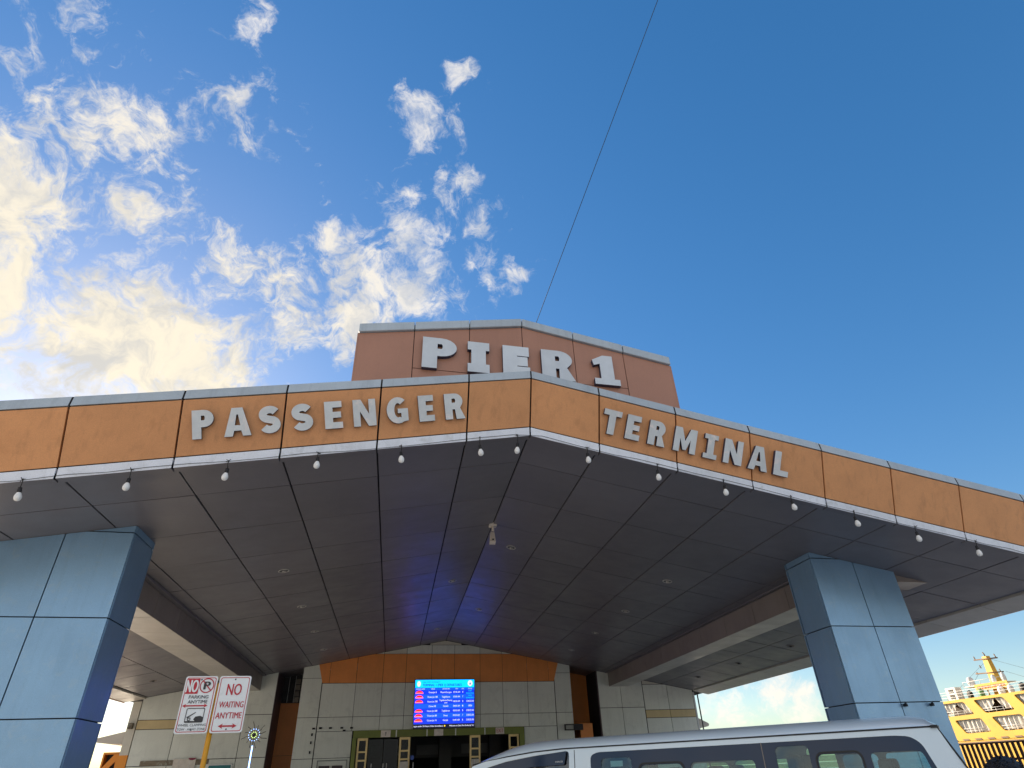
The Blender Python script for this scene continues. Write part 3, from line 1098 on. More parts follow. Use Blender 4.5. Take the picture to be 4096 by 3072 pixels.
# hall behind the entrance and the body of the building
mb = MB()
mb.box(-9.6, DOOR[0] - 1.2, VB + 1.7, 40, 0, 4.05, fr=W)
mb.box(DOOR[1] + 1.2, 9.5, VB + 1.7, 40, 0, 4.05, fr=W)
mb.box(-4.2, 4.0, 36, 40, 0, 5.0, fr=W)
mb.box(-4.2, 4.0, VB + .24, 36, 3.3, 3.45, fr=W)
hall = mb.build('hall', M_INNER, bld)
mb = MB()
mb.box(-4.0, 3.8, 30, 30.3, 2.3, 3.3, fr=W)
for uu in (-2.2, .2, 2.3):
    mb.box(uu, uu + .5, 29, 29.5, 0, 3.3, fr=W)
mb.build('hall_pillar', mat('hall_grey', (.16, .16, .15), .6), hall)
for k in range(3):
    mb = MB()
    mb.box(-2.6 + k * 1.9, -1.2 + k * 1.9, 29.9, 29.95, 2.42, 2.78, fr=W)
    mb.build('hall_sign', mat('hall_pale', (.30, .31, .30), .5), hall)
# door frame: header in four pieces with joint covers, jambs
hp = [-3.03, -1.61, -.58, .40, 1.42, 2.83]
for i in range(5):
    mb = MB()
    mb.box(hp[i] + .012, hp[i + 1] - .012, VB - .06, VB + .03, 2.787, 3.0, fr=W)
    hd = mb.build('door_header', M_GREEN, bld)
for i in range(1, 5):
    mb = MB()
    mb.box(hp[i] - .02, hp[i] + .02, VB - .065, VB + .03, 2.785, 2.995, fr=W)
    mb.build('header_joint', M_WALL, bld)
for a, b in ((-3.03, -2.905), (2.66, 2.83)):
    mb = MB()
    mb.box(a, b, VB - .055, VB + .03, 0, 2.785, fr=W)
    mb.build('door_jamb', M_GREEN, bld)
for a, b in ((-2.87, -2.53), (-1.49, -1.13), (.90, 1.27), (2.275, 2.635)):
    mb = MB()
    fr_ = lambda x, y, d: W(x, VB + .02 - d, y)
    holes = [rect(a + .06, b - .06, z0, z1) for z0, z1 in ((.12, 1.0), (1.05, 1.55), (1.6, 2.12), (2.17, 2.36), (2.41, 2.71))]
    mb.prism(rect(a, b, 0, 2.782), holes, fr_, -.05, 0)
    sl_ = mb.build('sidelight_frame', M_YELLOWFRAME, bld)
    mb = MB()
    mb.prism(rect(a + .055, b - .055, .1, 2.72), [], fr_, -.03, -.022)
    mb.build('pane', M_PANE, sl_)
    mb = MB()
    mb.tube([fr_(a + .07, 2.42, -.03), fr_(b - .07, 2.70, -.03)], .012, 6)
    mb.tube([fr_(a + .14, 2.42, -.03), fr_(b - .07, 2.62, -.03)], .010, 6)
    mb.build('tracery', M_BLACK, sl_)
mb = MB()
for a, b in ((-2.5, -2.02), (-2.0, -1.53)):
    mb.box(a, b, VB + .06, VB + .075, .05, 2.74, fr=W)
mb.build('glass_door', M_PANE, bld)
mb = MB()
mb.box(-2.0, -1.55, VB + .30, VB + .33, .02, 2.72, fr=W)
mb.build('blue_door_leaf', mat('navy_leaf', (.01, .02, .07), .4), bld)
for uu in (-2.36, -1.98, -1.87, -1.0, 1.05):
    mb = MB()
    mb.tube([W(uu, VB - .03, 1.0), W(uu, VB - .03, 2.05)], .014, 8)
    mb.build('door_handle', M_WHITE, bld)
mb = MB()
mb.box(-1.10, -.99, VB - .04, VB - .02, 2.12, 2.24, fr=W)
mb.build('door_sticker', mat('blue_sticker', (.03, .10, .45), .4), bld)
for a in (-1.45, .94):
    for z0, z1 in ((1.62, 1.84), (1.88, 2.08)):
        mb = MB()
        mb.box(a, a + .28, VB - .005, VB + .002, z0, z1, fr=W)
        mb.build('door_notice', M_PAPER, bld)

# weathered strip and small plates on the left flank
mb = MB()
mb.box(-9.3, -7.35, VB - .03, VB - .015, 2.20, 2.335, fr=W)
tag(mb.build('wall_strip', M_STAIN), 'weathered horizontal strip with flaking paint on the left flank wall', 'wall strip')
for (a, b, z0, z1, mt, nm, lb, ct) in (
        (-8.36, -7.72, 1.60, 2.36, M_PAPER, 'poster', 'faded pale poster with folded grid lines on the left flank wall', 'poster'),
        (-7.31, -6.66, 1.82, 2.155, M_TEAL, 'teal_sign', 'teal notice board with pale lettering right of the yellow sign post', 'sign')):
    t = thing(nm, W(a, VB - .06, z0), lb, ct)
    mb = MB()
    mb.box(a, b, VB - .05, VB - .032, z0, z1, fr=W)
    mb.build('board', mt, t)
    mb = MB()
    if nm == 'poster':
        for k in range(1, 4):
            mb.box(a + k * .16 - .004, a + k * .16 + .004, VB - .056, VB - .0505, z0, z1, fr=W)
            mb.box(a, b, VB - .056, VB - .0505, z0 + k * .18, z0 + k * .18 + .006, fr=W)
        mb.build('fold_line', M_WHITE, t)
        mb = MB()
        mb.prism(arc(-7.83, 2.375, .11, .06, 180, 360, 8), [], lambda x, y, d: W(x, VB - .058 - d, y), 0, .006)
        mb.build('emblem', mat('emblem_red', (.22, .01, .05), .5), t)
    else:
        mb.prism(rect(a - .03, b + .03, z0 - .03, z1 + .03), [rect(a + .0, b - .0, z0, z1)], lambda x, y, d: W(x, VB - .04 - d, y), -.01, .02)
        mb.build('frame', M_WHITE, t)
# small black clips on the left pilaster and panel
clips = [(-4.316, 3.091, 'at the corner of the row'), (-4.101, 3.099, 'second in the top row'), (-3.783, 3.097, 'third in the top row'), (-3.415, 3.095, 'fourth in the top row'),
         (-3.10, 3.088, 'nearest the olive door header'), (-3.332, 3.014, 'just below the top row'), (-4.344, 2.919, 'first below the corner'), (-4.349, 2.691, 'second below the corner'), (-4.346, 2.421, 'lowest on the pilaster')]
for u, z, wh in clips:
    mb = MB()
    hw, hh = (.045, .025) if z > 2.95 else (.022, .038)
    mb.box(u - hw, u + hw, VB - .045, VB - .005, z - hh, z + hh, fr=W)
    mb.box(u - hw * .5, u + hw * .5, VB - .06, VB - .045, z - hh * .5, z + hh * .5, fr=W)
    tag(mb.build('wall_clip', M_BLACK), 'small black clip left of the entrance, ' + wh, 'clip', 'black clips round the wall panel left of the door')
# outline of a removed board, lower left of entrance
t = thing('wall_frame', W(-3.6, VB - .03, 1.5), 'thin wall frame with two dark photos left of the olive door jamb', 'notice frame')
mb = MB()
mb.prism(rect(-4.08, -3.14, 1.4, 2.19), [rect(-4.055, -3.165, 1.425, 2.165)], lambda x, y, d: W(x, VB - .012 - d, y), 0, .02)
mb.build('frame', mat('grey_edge', (.2, .23, .22), .6), t)
for a in (-4.01, -3.60):
    mb = MB()
    mb.box(a, a + .33, VB - .035, VB - .013, 1.62, 2.035, fr=W)
    mb.build('photo', mat('photo_print', (.06, .04, .05), .5, var=.9, scale=12), t)

# header plates
for (a, b, z0, z1, txt, lb) in ((-2.12, -1.80, 2.79, 2.99, '\u2191', 'faded plate with an arrow on the olive header, left of the three'),
                                (-.34, -.03, 2.79, 2.985, '', 'blank faded plate on the olive header under the departures screen'),
                                (1.80, 2.10, 2.79, 2.985, 'EXIT', 'white EXIT plate with red letters on the olive door header')):
    t = thing('exit_sign' if txt == 'EXIT' else 'header_plate', W(a, VB - .1, z0), lb, 'sign')
    mb = MB()
    mb.box(a, b, VB - .10, VB - .062, z0, z1, fr=W)
    mb.build('plate', mat('plate_pale', (.74, .68, .62), .5, var=.12, scale=12), t)
    if txt == 'EXIT':
        mb = MB()
        put_text(mb, txt, lambda x, y, d: W(x, VB - .102 - d, y), (a + b) / 2, z0 + .045, .115, .24, bold=1)
        mb.build('lettering', mat('exit_red', (.42, .05, .04), .5, var=0), t)
    elif txt:
        mb = MB()
        mb.prism([(-.01, 0), (.01, 0), (.01, .07), (.035, .07), (0, .12), (-.035, .07), (-.01, .07)], [], lambda x, y, d: W((a + b) / 2 + x, VB - .102 - d, z0 + .04 + y), 0, .002)
        mb.build('arrow', mat('arrow_grey', (.30, .29, .27), .5), t)

# departures screen
BU0, BU1, BZ0, BZ1, BV = -1.055, 1.032, 3.012, 4.50, VB - .16
t = thing('departures_screen', W(0, BV, BZ0), 'glowing blue departures screen above the entrance doors', 'screen')
mb = MB()
mb.box(BU0 - .015, BU1 + .015, BV + .004, BV + .12, BZ0 - .012, BZ1 + .012, fr=W)
mb.build('casing', M_BLACK, t)
mb = MB()
BW, BH = BU1 - BU0, BZ1 - BZ0
bf = lambda x, y, d: W(BU0 + x * BW, BV - d, BZ1 - y * BH)      # x right, y down, both 0..1


def bband(mbx, y0, y1, mi, d=0.0, x0=0, x1=1):
    mbx.add([bf(x0, y1, d), bf(x1, y1, d), bf(x1, y0, d), bf(x0, y0, d)], [(0, 1, 2, 3)], mi)


ry = [.215 + i * .0965 for i in range(8)]
bband(mb, 0, .165, 0)
bband(mb, .165, .215, 1)
for i in range(7):
    bband(mb, ry[i], ry[i + 1], 1 if i % 2 else 2)
bband(mb, ry[7], .915, 2)
bband(mb, .915, 1, 3)
scr = mb.build('display', [M_SCR_CYAN, M_SCR_BLUE, M_SCR_BLUE2, M_SCR_K], t, recalc=False)
mb = MB()


def bt(s_, x, y, h, w, mi=0, bold=1):
    fr = lambda a, b, d: W(BU0 + a, BV - .004 - d, BZ1 + b)
    put_text(mb, s_, fr, x * BW, -y * BH, h * BH, w * BW, mi, 0, bold)


bt('CEBU PORT AUTHORITY', .27, .062, .026, .30, 1)
bt('TERMINAL 1 (PIER 1) DEPARTURES', .455, .138, .052, .66, 1, 2)
for s_, x, w in (('SHIPPING LINES', .09, .145), ('VESSEL', .30, .07), ('DESTINATION', .52, .12), ('ETD', .70, .04), ('GATE', .805, .045), ('STATUS', .93, .065)):
    bt(s_, x, .205, .022, w)
rows = [('Oceanjet 8', 'Maasin/Surigao', '07:30 AM', '8', 'NOW'), ('Ocean Jet 188', 'Tagbilaran', '07:00 AM', '7', 'NOW'), ('Ocean Jet 788', 'Tagbilaran/Dumag', '08:20 AM', '8', 'CHECK-IN'),
        ('Clemer 88', 'Getafe', '09:00 AM', '1', 'OPEN'), ('Ocean Jet 688', 'Tagbilaran', '09:20 AM', '8', 'CHECK-IN'), ('Ocean Jet 88', 'Ormoc', '09:30 AM', '7', 'CHECK-IN'), ('Ocean Jet 10', 'Getafe', '10:00 AM', '8', 'CHECK-IN')]
for i, (a, b, c_, d_, e_) in enumerate(rows):
    y = ry[i] + .067
    bt(a, .295, y, .034, .012 * len(a) + .012)
    if i == 2:
        bt(b, .52, y - .025, .032, .215)
        bt('uete', .52, y + .024, .030, .05)
    else:
        bt(b, .52, y, .034, .0125 * len(b) + .012)
    bt(c_, .70, y, .034, .112)
    bt(d_, .805, y, .036, .013)
    if e_ == 'NOW':
        bt('NOW', .93, y - .026, .028, .055, 2)
        bt('BOARDING', .93, y + .024, .030, .13, 2)
    else:
        bt(e_, .93, y, .036, .062 if e_ == 'OPEN' else .125)
bt('ing is under 24-Hours Video Surveillance', .245, .972, .030, .48)
bt('Welcome to Cebu Port Authority Ter', .79, .972, .030, .41)
mb.build('screen_text', [M_SCR_W, M_SCR_DK, M_SCR_G], t, recalc=False)
for i in (0, 1, 2, 4, 5, 6):
    mb = MB()
    y = ry[i] + .078
    w_, h_ = .066, .066
    pts = [(.075 + w_ * cos(radians(a)), y - h_ * sin(radians(a))) for a in range(0, 181, 15)]
    mb.add([bf(x, yy, .004) for x, yy in pts], [tuple(range(len(pts)))], 0)
    mb.add([bf(x, yy, .006) for x, yy in ((.01, y - .018), (.14, y - .018), (.14, y - .012), (.01, y - .012))], [(0, 1, 2, 3)], 1)
    mb.build('logo', [M_SCR_R, M_SCR_W], t, recalc=False)
mb = MB()
for cx, cy, rx, ry_, mi in ((.06, .085, .030, .062, 0), (.93, .078, .042, .066, 1)):
    pts = [(cx + rx * cos(2 * pi * k / 20), cy + ry_ * sin(2 * pi * k / 20)) for k in range(20)]
    mb.add([bf(x, yy, .005) for x, yy in pts], [tuple(range(20))], mi)
mb.add([bf(.93, .055, .008), bf(.945, .105, .008), bf(.915, .105, .008)], [(0, 1, 2)], 2)
mb.add([bf(.06, .115, .008), bf(.075, .07, .008), bf(.045, .07, .008)], [(0, 1, 2)], 3)
star = [(.51 + (.014 if k % 2 == 0 else .006) * sin(2 * pi * k / 10), .958 - (.024 if k % 2 == 0 else .010) * cos(2 * pi * k / 10)) for k in range(10)]
mb.add([bf(x, y, .006) for x, y in star] + [bf(.51, .958, .006)], [(k, (k + 1) % 10, 10) for k in range(10)], 3)
mb.build('emblem', [M_SCR_W, M_SCR_W, M_SCR_DK, M_SCR_Y], t, recalc=False)

# flood light fixture at the right of the entrance
t = thing('floodlight', W(4.62, VB - .1, 2.94), 'black rectangular floodlight bracket between the grey and orange panels', 'light')
mb = MB()
mb.prism(rect(4.29, 4.97, 2.84, 3.03), [rect(4.33, 4.64, 2.87, 3.0)], lambda x, y, d: W(x, VB - .14 - d, y), 0, .08)
mb.build('housing', M_BLACK, t, bevel=.004)
mb = MB()
mb.box(4.33, 4.64, VB - .15, VB - .14, 2.87, 3.0, fr=W)
mb.build('lens', mat('lens', (.25, .27, .26), .2), t)
mb = MB()
mb.box(4.6, 4.66, VB - .14, VB - .02, 2.9, 2.96, fr=W)
mb.build('bracket', M_BLACK, t)

# ---- downlights
ordn = ['nearest the fascia', 'second from the fascia', 'third from the fascia', 'farthest back by the wall']
DL = [(-4.03, [12.61, 15.53, 18.43, 21.22], 'left soffit row'), (4.10, [12.57, 15.45, 18.29, 21.15], 'right soffit row'),
      (8.73, [15.43, 18.37, 21.35], 'outer right bay beyond the beam'), (-8.71, [15.4, 18.3, 21.25], 'outer left bay beyond the beam'),
      (.56, [12.60, 18.36], 'ridge row, right of the ridge joint'), (-.48, [15.42, 21.24], 'ridge row, left of the ridge joint')]
for u, vs_, wh in DL:
    for k, v in enumerate(vs_):
        z = zs(u)
        o2 = ['nearer the fascia', 'farther from the fascia'] if len(vs_) == 2 else ordn
        t = thing('downlight', W(u, v, z), 'round recessed downlight in the %s, %s' % (wh, o2[k]), 'downlight', 'downlights recessed in the soffit')
        ax = Vector((-SL * (1 if u > 0 else -1), 0, -1)).normalized()
        mb = MB()
        mb.lathe(W(u, v, z - .002), [(.105, 0), (.105, .010), (.096, .014), (.088, .010), (.084, .0)], 20, axis=ax)
        mb.build('rim', M_RIMG if abs(u) < 5 else M_BEAM, t)
        mb = MB()
        mb.lathe(W(u, v, z - .002), [(.084, .004), (.05, .003), (0.0005, .002)], 16, axis=ax)
        mb.build('lamp', M_LAMPDARK, t)
        mb = MB()
        mb.tube([W(u - .03, v, z - .012), W(u + .04, v, z - .012)], .018, 8)
        mb.build('bulb', M_RIMG if abs(u) < 5 else M_LAMPDARK, t)

# ---- cctv camera on the ridge
t = thing('cctv_camera', W(0, 11.53, ZR), 'white security camera hanging from the ridge of the soffit', 'camera')
mb = MB()
mb.box(-.075, .075, 11.47, 11.60, ZR - .05, ZR + .03, fr=W)
mb.build('bracket', M_CCTV, t, bevel=.006)
mb = MB()
mb.tube([W(0, 11.52, ZR - .05), W(0, 11.51, ZR - .10), W(-.004, 11.50, ZR - .165)], .026, 8)
mb.build('arm', M_CCTV, t)
mb = MB()
mb.tube([W(-.006, 11.50, ZR - .16), W(-.008, 11.50, ZR - .19)], .018, 8)
mb.build('joint', M_BLACK, t)
mb = MB()
hd_ = lambda x, y, z: W(-.02 + x, 11.47 + y, ZR - .29 + z)
mb.hexa([hd_(-.068, -.13, -.125), hd_(.050, -.13, -.125), hd_(.050, -.02, -.155), hd_(-.068, -.02, -.155), hd_(-.035, -.01, .11), hd_(.042, -.01, .11), hd_(.042, .10, .08), hd_(-.035, .10, .08)])
mb.build('camera_body', M_CCTV, t, bevel=.006)
mb = MB()
mb.lathe(hd_(-.006, -.125, -.085), [(.018, 0), (.018, .010), (.012, .012), (.0005, .006)], 12, axis=(0, -1, .4))
mb.build('lens', M_BLACK, t)

# ---- bulb string
bul = [(-6.143, .189, 'hanging from the fascia edge, leftmost of the string'), (-5.056, .207, 'hanging from the fascia edge second from the left of its string'),
       (-3.988, .193, 'hanging from the fascia edge below the letter A of PASSENGER'), (-2.924, .153, 'hanging from the fascia edge below the first letter E of PASSENGER'), (-1.851, .189, 'hanging from the fascia edge below the letter G of PASSENGER'),
       (-.752, .201, 'hanging from the fascia edge left of the gable apex'), (-.194, .227, 'hanging from the fascia edge at the gable apex'), (.863, .181, 'hanging from the fascia edge just before the letter T of TERMINAL'), (1.948, .184, 'hanging from the fascia edge below the letter R of TERMINAL'),
       (3.014, .173, 'hanging from the fascia edge below the letter N of TERMINAL'), (4.113, .154, 'hanging from the fascia edge just after the letter L of TERMINAL'), (5.159, .173, 'hanging from the fascia edge fourth from the right end of the frame'),
       (6.212, .177, 'hanging from the fascia edge above the right column'), (7.265, .174, 'hanging from the fascia edge rightmost in view, right of the right column'),
       (-7.2, .18, 'outside the left edge'), (8.3, .18, 'far right corner')][:14]
tubepts = []
uu = -7.6
rnd = random.Random(3)
while uu < 9.9:
    tubepts.append(W(uu, 7.598, zb(uu) + rnd.choice((.004, .012, .02, .03)) + .0))
    uu += .36 + rnd.random() * .2
mb = MB()
mb.tube(tubepts, .0032, 5, caps=False)
tag(mb.build('string_cable', M_CABLE), 'thin dark festoon cable tacked along the lower edge of the fascia', 'cable')
for (u, dz, wh) in bul:
    z0 = zb(u)
    zc_ = z0 - dz
    t = thing('light_bulb', W(u, 7.60, z0), 'bare white bulb ' + wh, 'light bulb', 'festoon bulbs hanging below the fascia')
    sx = rnd.uniform(-.018, .018)
    mb = MB()
    mb.tube([W(u, 7.60, z0 + .03), W(u + sx, 7.61, z0 - .02), W(u, 7.62, zc_ + .12)], .0055, 5)
    for q in range(3):
        a = rnd.uniform(0, 6.28)
        mb.tube([W(u, 7.59, z0 + .012), W(u + .035 * cos(a), 7.585, z0 + .012 + .03 * sin(a))], .004, 4)
    mb.build('cord', M_CABLE, t)
    mb = MB()
    ax = Vector((rnd.uniform(-.12, .12), rnd.uniform(-.1, .1), -1))
    c0 = W(u, 7.62, zc_ + .115)
    mb.lathe(c0, [(.0005, -.004), (.02, 0), (.024, .045), (.022, .062), (.0005, .063)], 10, axis=ax)
    mb.build('socket', M_BLACK, t)
    mb = MB()
    mb.lathe(c0, [(.018, .055), (.026, .072), (.038, .098), (.0405, .118), (.036, .14), (.024, .156), (.0005, .163)], 14, axis=ax)
    mb.build('glass', M_BULB, t)

# ---- wire up from the gable box over the viewer
mb = MB()
A_, B_ = W(.25, 8.0, 8.06), Vector((3.55, 4.28, 12.23))
d_ = (B_ - A_)
mb.tube([A_ + d_ * k for k in (0, .5, 1, 2, 3.2, 5, 8)], .0055, 5)
tag(mb.build('overhead_wire', M_CABLE), 'thin dark wire rising from the gable box across the open sky', 'wire')

# ---- cable tangle at the edge of the right column
t = thing('cable_coil', W(7.34, 9.9, 3.16), 'coiled loose cable with plugs hung on the side of the right column', 'cable')
mb = MB()
mb.tube([W(7.31, 9.7, zs(7.3) - .3), W(7.33, 9.8, 3.7), W(7.36, 9.9, 3.16)], .006, 5)
mb.tube([W(7.33, 9.9, 3.16), W(7.34, 9.9, 2.95), W(7.36, 9.9, 2.82)], .008, 5)
mb.build('hanging_cable', M_CABLE, t)
mb = MB()
for k in range(4):
    cx, cz, rr, th = .44 + .035 * k, 3.19 + .015 * (k % 2), .085 + .012 * (k % 3), .25 * k
    pts = [W(7.0 + cx + rr * cos(a * pi / 8) * 1.2, 9.9 + .03 * k, cz + rr * .62 * sin(a * pi / 8 + th)) for a in range(17)]
    mb.tube(pts, .006, 5, caps=False)
mb.build('loop', M_CABLE, t)
mb = MB()
mb.box(7.30, 7.40, 9.84, 9.93, 3.06, 3.17, fr=W)
mb.box(7.28, 7.33, 9.85, 9.92, 2.86, 2.98, fr=W)
mb.build('plug', M_BLACK, t, bevel=.008)
for u, z, lb in ((6.50, 2.32, 'small dark hook on the right column beside its vertical joint'), (7.02, 2.32, 'small dark hook near the outer edge of the right column')):
    mb = MB()
    mb.box(u - .03, u + .03, 9.44, 9.478, z - .02, z + .02, fr=W)
    mb.box(u - .03, u - .015, 9.40, 9.44, z - .02, z + .03, fr=W)
    tag(mb.build('hook', M_BLACK), lb, 'hook')

# ------------------------------------------------------------------ street sign
PX, PV = 0, 7.0


def SG(u, z):
    pass


C0 = Vector((0, 0, 1.6))


def scaled(p, k):          # grow a point measured at V = 5 about the eye height to its true distance
    return Vector(p) * 1.0


k7 = 1.40
sx0, sxm, sx1 = -1.419 * k7, -1.207 * k7, -.995 * k7
sz0, sz1 = 1.6 + .297 * k7, 1.6 + .640 * k7
sy = 4.845 * k7
sgn = thing('street_sign', (sxm, sy, 0), 'pair of white no parking and no waiting plates on a yellow post', 'street sign')
mb = MB()
mb.tube([(sxm + .005, sy + .035, 0), (sxm + .005, sy + .035, sz1 - .06)], .024, 12)
mb.build('post', M_POST, sgn)
SWd = sxm - sx0 - .012
SHt = sz1 - sz0


def plate(x0, name):
    fr = lambda x, y, d: Vector((x0 + x, sy + .053 * (x0 + x - sxm) - d, sz0 + y))
    mb = MB()
    mb.prism(rrect(0, SWd, 0, SHt, .02), [], fr, -.004, 0)
    pl_ = mb.build(name, M_SIGNW, sgn)
    mb = MB()
    mb.prism(rrect(.012, SWd - .012, .012, SHt - .012, .018), [rrect(.018, SWd - .018, .018, SHt - .018, .014)], fr, .0005, .0015)
    mb.build('border', M_SIGNR, pl_)
    mb = MB()
    for yy in (.03, SHt - .03):
        mb.lathe(fr(SWd / 2, yy, 0), [(.007, 0), (.006, .004), (.0004, .005)], 8, axis=(0, -1, 0))
    mb.build('bolt', M_SIGNK, pl_)
    return pl_, fr


def arrow2(cx, cy, w, h):
    a, s_ = w / 2, h * .16
    return [(cx - a, cy), (cx - a + h, cy - h / 2), (cx - a + h * .8, cy - s_), (cx + a - h * .8, cy - s_), (cx + a - h, cy - h / 2), (cx + a, cy),
            (cx + a - h, cy + h / 2), (cx + a - h * .8, cy + s_), (cx - a + h * .8, cy + s_), (cx - a + h, cy + h / 2)]


p1, f1 = plate(sx0, 'no_parking_plate')
w_, h_ = SWd, SHt
mb = MB()
mb.prism(rect(.022, w_ * .455, h_ * .685, h_ - .022), [], f1, .002, .003)
mb.build('red_field', M_SIGNR, p1)
mb = MB()
mb.prism(arrow2(w_ * .46, h_ * .475, w_ * .78, .034), [], f1, .002, .003)
mb.build('arrow', M_SIGNR, p1)
mb = MB()
ccx, ccy, cr = w_ * .70, h_ * .83, w_ * .225
mb.prism([(ccx + cr * cos(2 * pi * i / 28), ccy + cr * sin(2 * pi * i / 28)) for i in range(28)], [[(ccx + cr * .86 * cos(2 * pi * i / 28), ccy + cr * .86 * sin(2 * pi * i / 28)) for i in range(28)]], f1, .002, .003)
mb.build('ring', M_SIGNR, p1)
mb = MB()
dg = [(ccx - cr * .66, ccy + cr * .58), (ccx - cr * .56, ccy + cr * .68), (ccx + cr * .66, ccy - cr * .58), (ccx + cr * .56, ccy - cr * .68)]
mb.prism(dg, [], f1, .0042, .005)
mb.build('slash', M_SIGNR, p1)
mb = MB()
put_text(mb, 'NO', f1, w_ * .25, h_ * .715, h_ * .215, w_ * .36, d=.004, bold=2)
mb.build('white_lettering', M_SIGNW, p1)
mb = MB()
put_text(mb, 'P', f1, ccx + .002, ccy - cr * .52, cr * 1.05, cr * .80, d=.0035, bold=4)
mb.build('letter', M_SIGNK, p1)
mb = MB()
put_text(mb, 'PARKING', f1, w_ * .52, h_ * .600, h_ * .058, w_ * .60, d=.003, bold=1)
put_text(mb, 'ANYTIME', f1, w_ * .52, h_ * .515, h_ * .058, w_ * .60, d=.003, bold=1)
mb.build('lettering', M_SIGNK, p1)
mb = MB()
put_text(mb, 'WHEEL CLAMPING', f1, w_ * .50, h_ * .125, h_ * .040, w_ * .84, d=.003)
put_text(mb, 'TOW - AWAY ZONE', f1, w_ * .50, h_ * .055, h_ * .040, w_ * .84, d=.003)
mb.build('lettering', M_SIGNK, p1)
mb = MB()
bx0, bx1, by0, by1 = w_ * .24, w_ * .80, h_ * .185, h_ * .435
mb.prism(rrect(bx0, bx1, by0, by1, .012), [rrect(bx0 + .006, bx1 - .006, by0 + .008, by1 - .006, .009)], f1, .002, .003)
for cx_, rr in ((bx0 + .036, .015), (bx1 - .052, .015)):
    mb.prism([(cx_ + rr * cos(2 * pi * i / 16), by0 + .028 + rr * sin(2 * pi * i / 16)) for i in range(16)], [[(cx_ + rr * .55 * cos(2 * pi * i / 16), by0 + .028 + rr * .55 * sin(2 * pi * i / 16)) for i in range(16)]], f1, .0035, .0042)
mb.prism([(bx0 + .012, by0 + .045), (bx0 + .085, by0 + .088), (bx0 + .085, by0 + .082), (bx0 + .02, by0 + .036)], [], f1, .0035, .0042)
mb.prism([(bx0 + .006, by0 + .008), (bx1 - .006, by0 + .008), (bx1 - .006, by0 + .045), (bx1 - .03, by0 + .055), (bx1 - .07, by0 + .05), (bx1 - .085, by0 + .028), (bx1 - .07, by0 + .014), (bx0 + .01, by0 + .014)], [], f1, .002, .003)
mb.build('tow_pictogram', M_SIGNK, p1)
p2, f2 = plate(sxm + .006, 'no_waiting_plate')
mb = MB()
put_text(mb, 'NO', f2, w_ * .52, h_ * .655, h_ * .20, w_ * .46, d=.003, bold=1)
put_text(mb, 'WAITING', f2, w_ * .52, h_ * .435, h_ * .105, w_ * .76, d=.003, bold=1)
put_text(mb, 'ANYTIME', f2, w_ * .50, h_ * .245, h_ * .105, w_ * .80, d=.003, bold=1)
mb.build('red_lettering', M_SIGNR, p2)
mb = MB()
mb.prism(arrow2(w_ * .52, h_ * .115, w_ * .58, .042), [], f2, .002, .003)
mb.build('arrow', M_SIGNR, p2)

# ------------------------------------------------------------------ led burst lamp
kx = 1.5
lx, ly = -2.223 * kx, 11.789 * kx
lz, lp = 1.6 + .681 * kx, 1.6 + .53 * kx
t = thing('led_lamp', (lx, ly, 0), 'starburst LED ornament on a glowing thin pole left of the entrance', 'lamp')
mb = MB()
mb.tube([(lx, ly, 0), (lx, ly, lp)], .013, 8)
mb.build('pole', M_LEDB, t)
mb = MB()
mb.tube([(lx, ly, lp), (lx, ly, lz)], .008, 6)
for k in range(12):
    a = 2 * pi * k / 12 + .15
    r1 = .26 + .05 * sin(k * 2.4)
    p0 = Vector((lx, ly, lz))
    p1_ = p0 + Vector((cos(a) * r1 * .6, .02, sin(a) * r1 * .6))
    p2_ = p0 + Vector((cos(a + .12) * r1, .04, sin(a + .12) * r1))
    mb.tube([p0, p1_, p2_], .0065, 5)
mb.build('spoke', M_BLACK, t)
mb = MB()
for k in range(14):
    a = 2 * pi * k / 14
    mb.lathe((lx + .125 * cos(a), ly - .02, lz + .125 * sin(a)), [(.0005, -.009), (.009, 0), (.0005, .009)], 6)
mb.build('blue_led', M_LEDB, t)
mb = MB()
for k in range(10):
    a = 2 * pi * k / 10
    mb.lathe((lx + .06 * cos(a), ly - .03, lz + .06 * sin(a)), [(.0005, -.008), (.008, 0), (.0005, .008)], 6)
mb.build('green_led', M_LEDG, t)

# ------------------------------------------------------------------ orange frame in the left gap
t = thing('orange_gantry', W(-10.45, 25.6, 0), 'orange steel frame with black infill beyond the left end of the wall', 'steel frame')
oz = lambda x, y, d: W(x, 25.4 - d, y)
mb = MB()
mb.prism(rect(-10.98, -10.40, 0, 2.66), [rect(-10.93, -10.45, .1, 2.6)], oz, -.4, 0)
mb.build('frame', M_OG, t)
mb = MB()
mb.prism([(-11.3, 1.7), (-11.12, 1.7), (-10.55, 2.40), (-10.50, 1.7), (-10.40, 1.7), (-10.46, 2.60), (-10.62, 2.60)], [], oz, .0, .06)
mb.build('brace', M_OG, t)
mb = MB()
mb.prism(rect(-10.93, -10.45, .1, 2.6), [], oz, -.3, -.25)
mb.build('infill', M_BLACK, t)

# ------------------------------------------------------------------ van
VB_ = Vector((4.642, 5.296, 0))
vd = Vector((sin(radians(131.5)), cos(radians(131.5)), 0))
KL = .938
vn = Vector((vd.y, -vd.x, 0))            # outwards, towards the street side
if vn.dot(Vector((-1, -1, 0))) < 0:
    vn = -vn
HWS = .86                                # half width at the roof seam
van = thing('van', VB_ + vd * -2.6 - vn * .86, 'white passenger van with dark side windows parked in front of the canopy', 'van')


def VN(s, w, z):                         # s along (0 = tail), w across from the centre line (+ = near side), z up
    return VB_ + vd * (s * KL) + vn * (w - HWS) + Vector((0, 0, z))


ZSM, ZBL = 1.826, 1.12


def side_w(z):
    return HWS + (ZSM - z) * .10


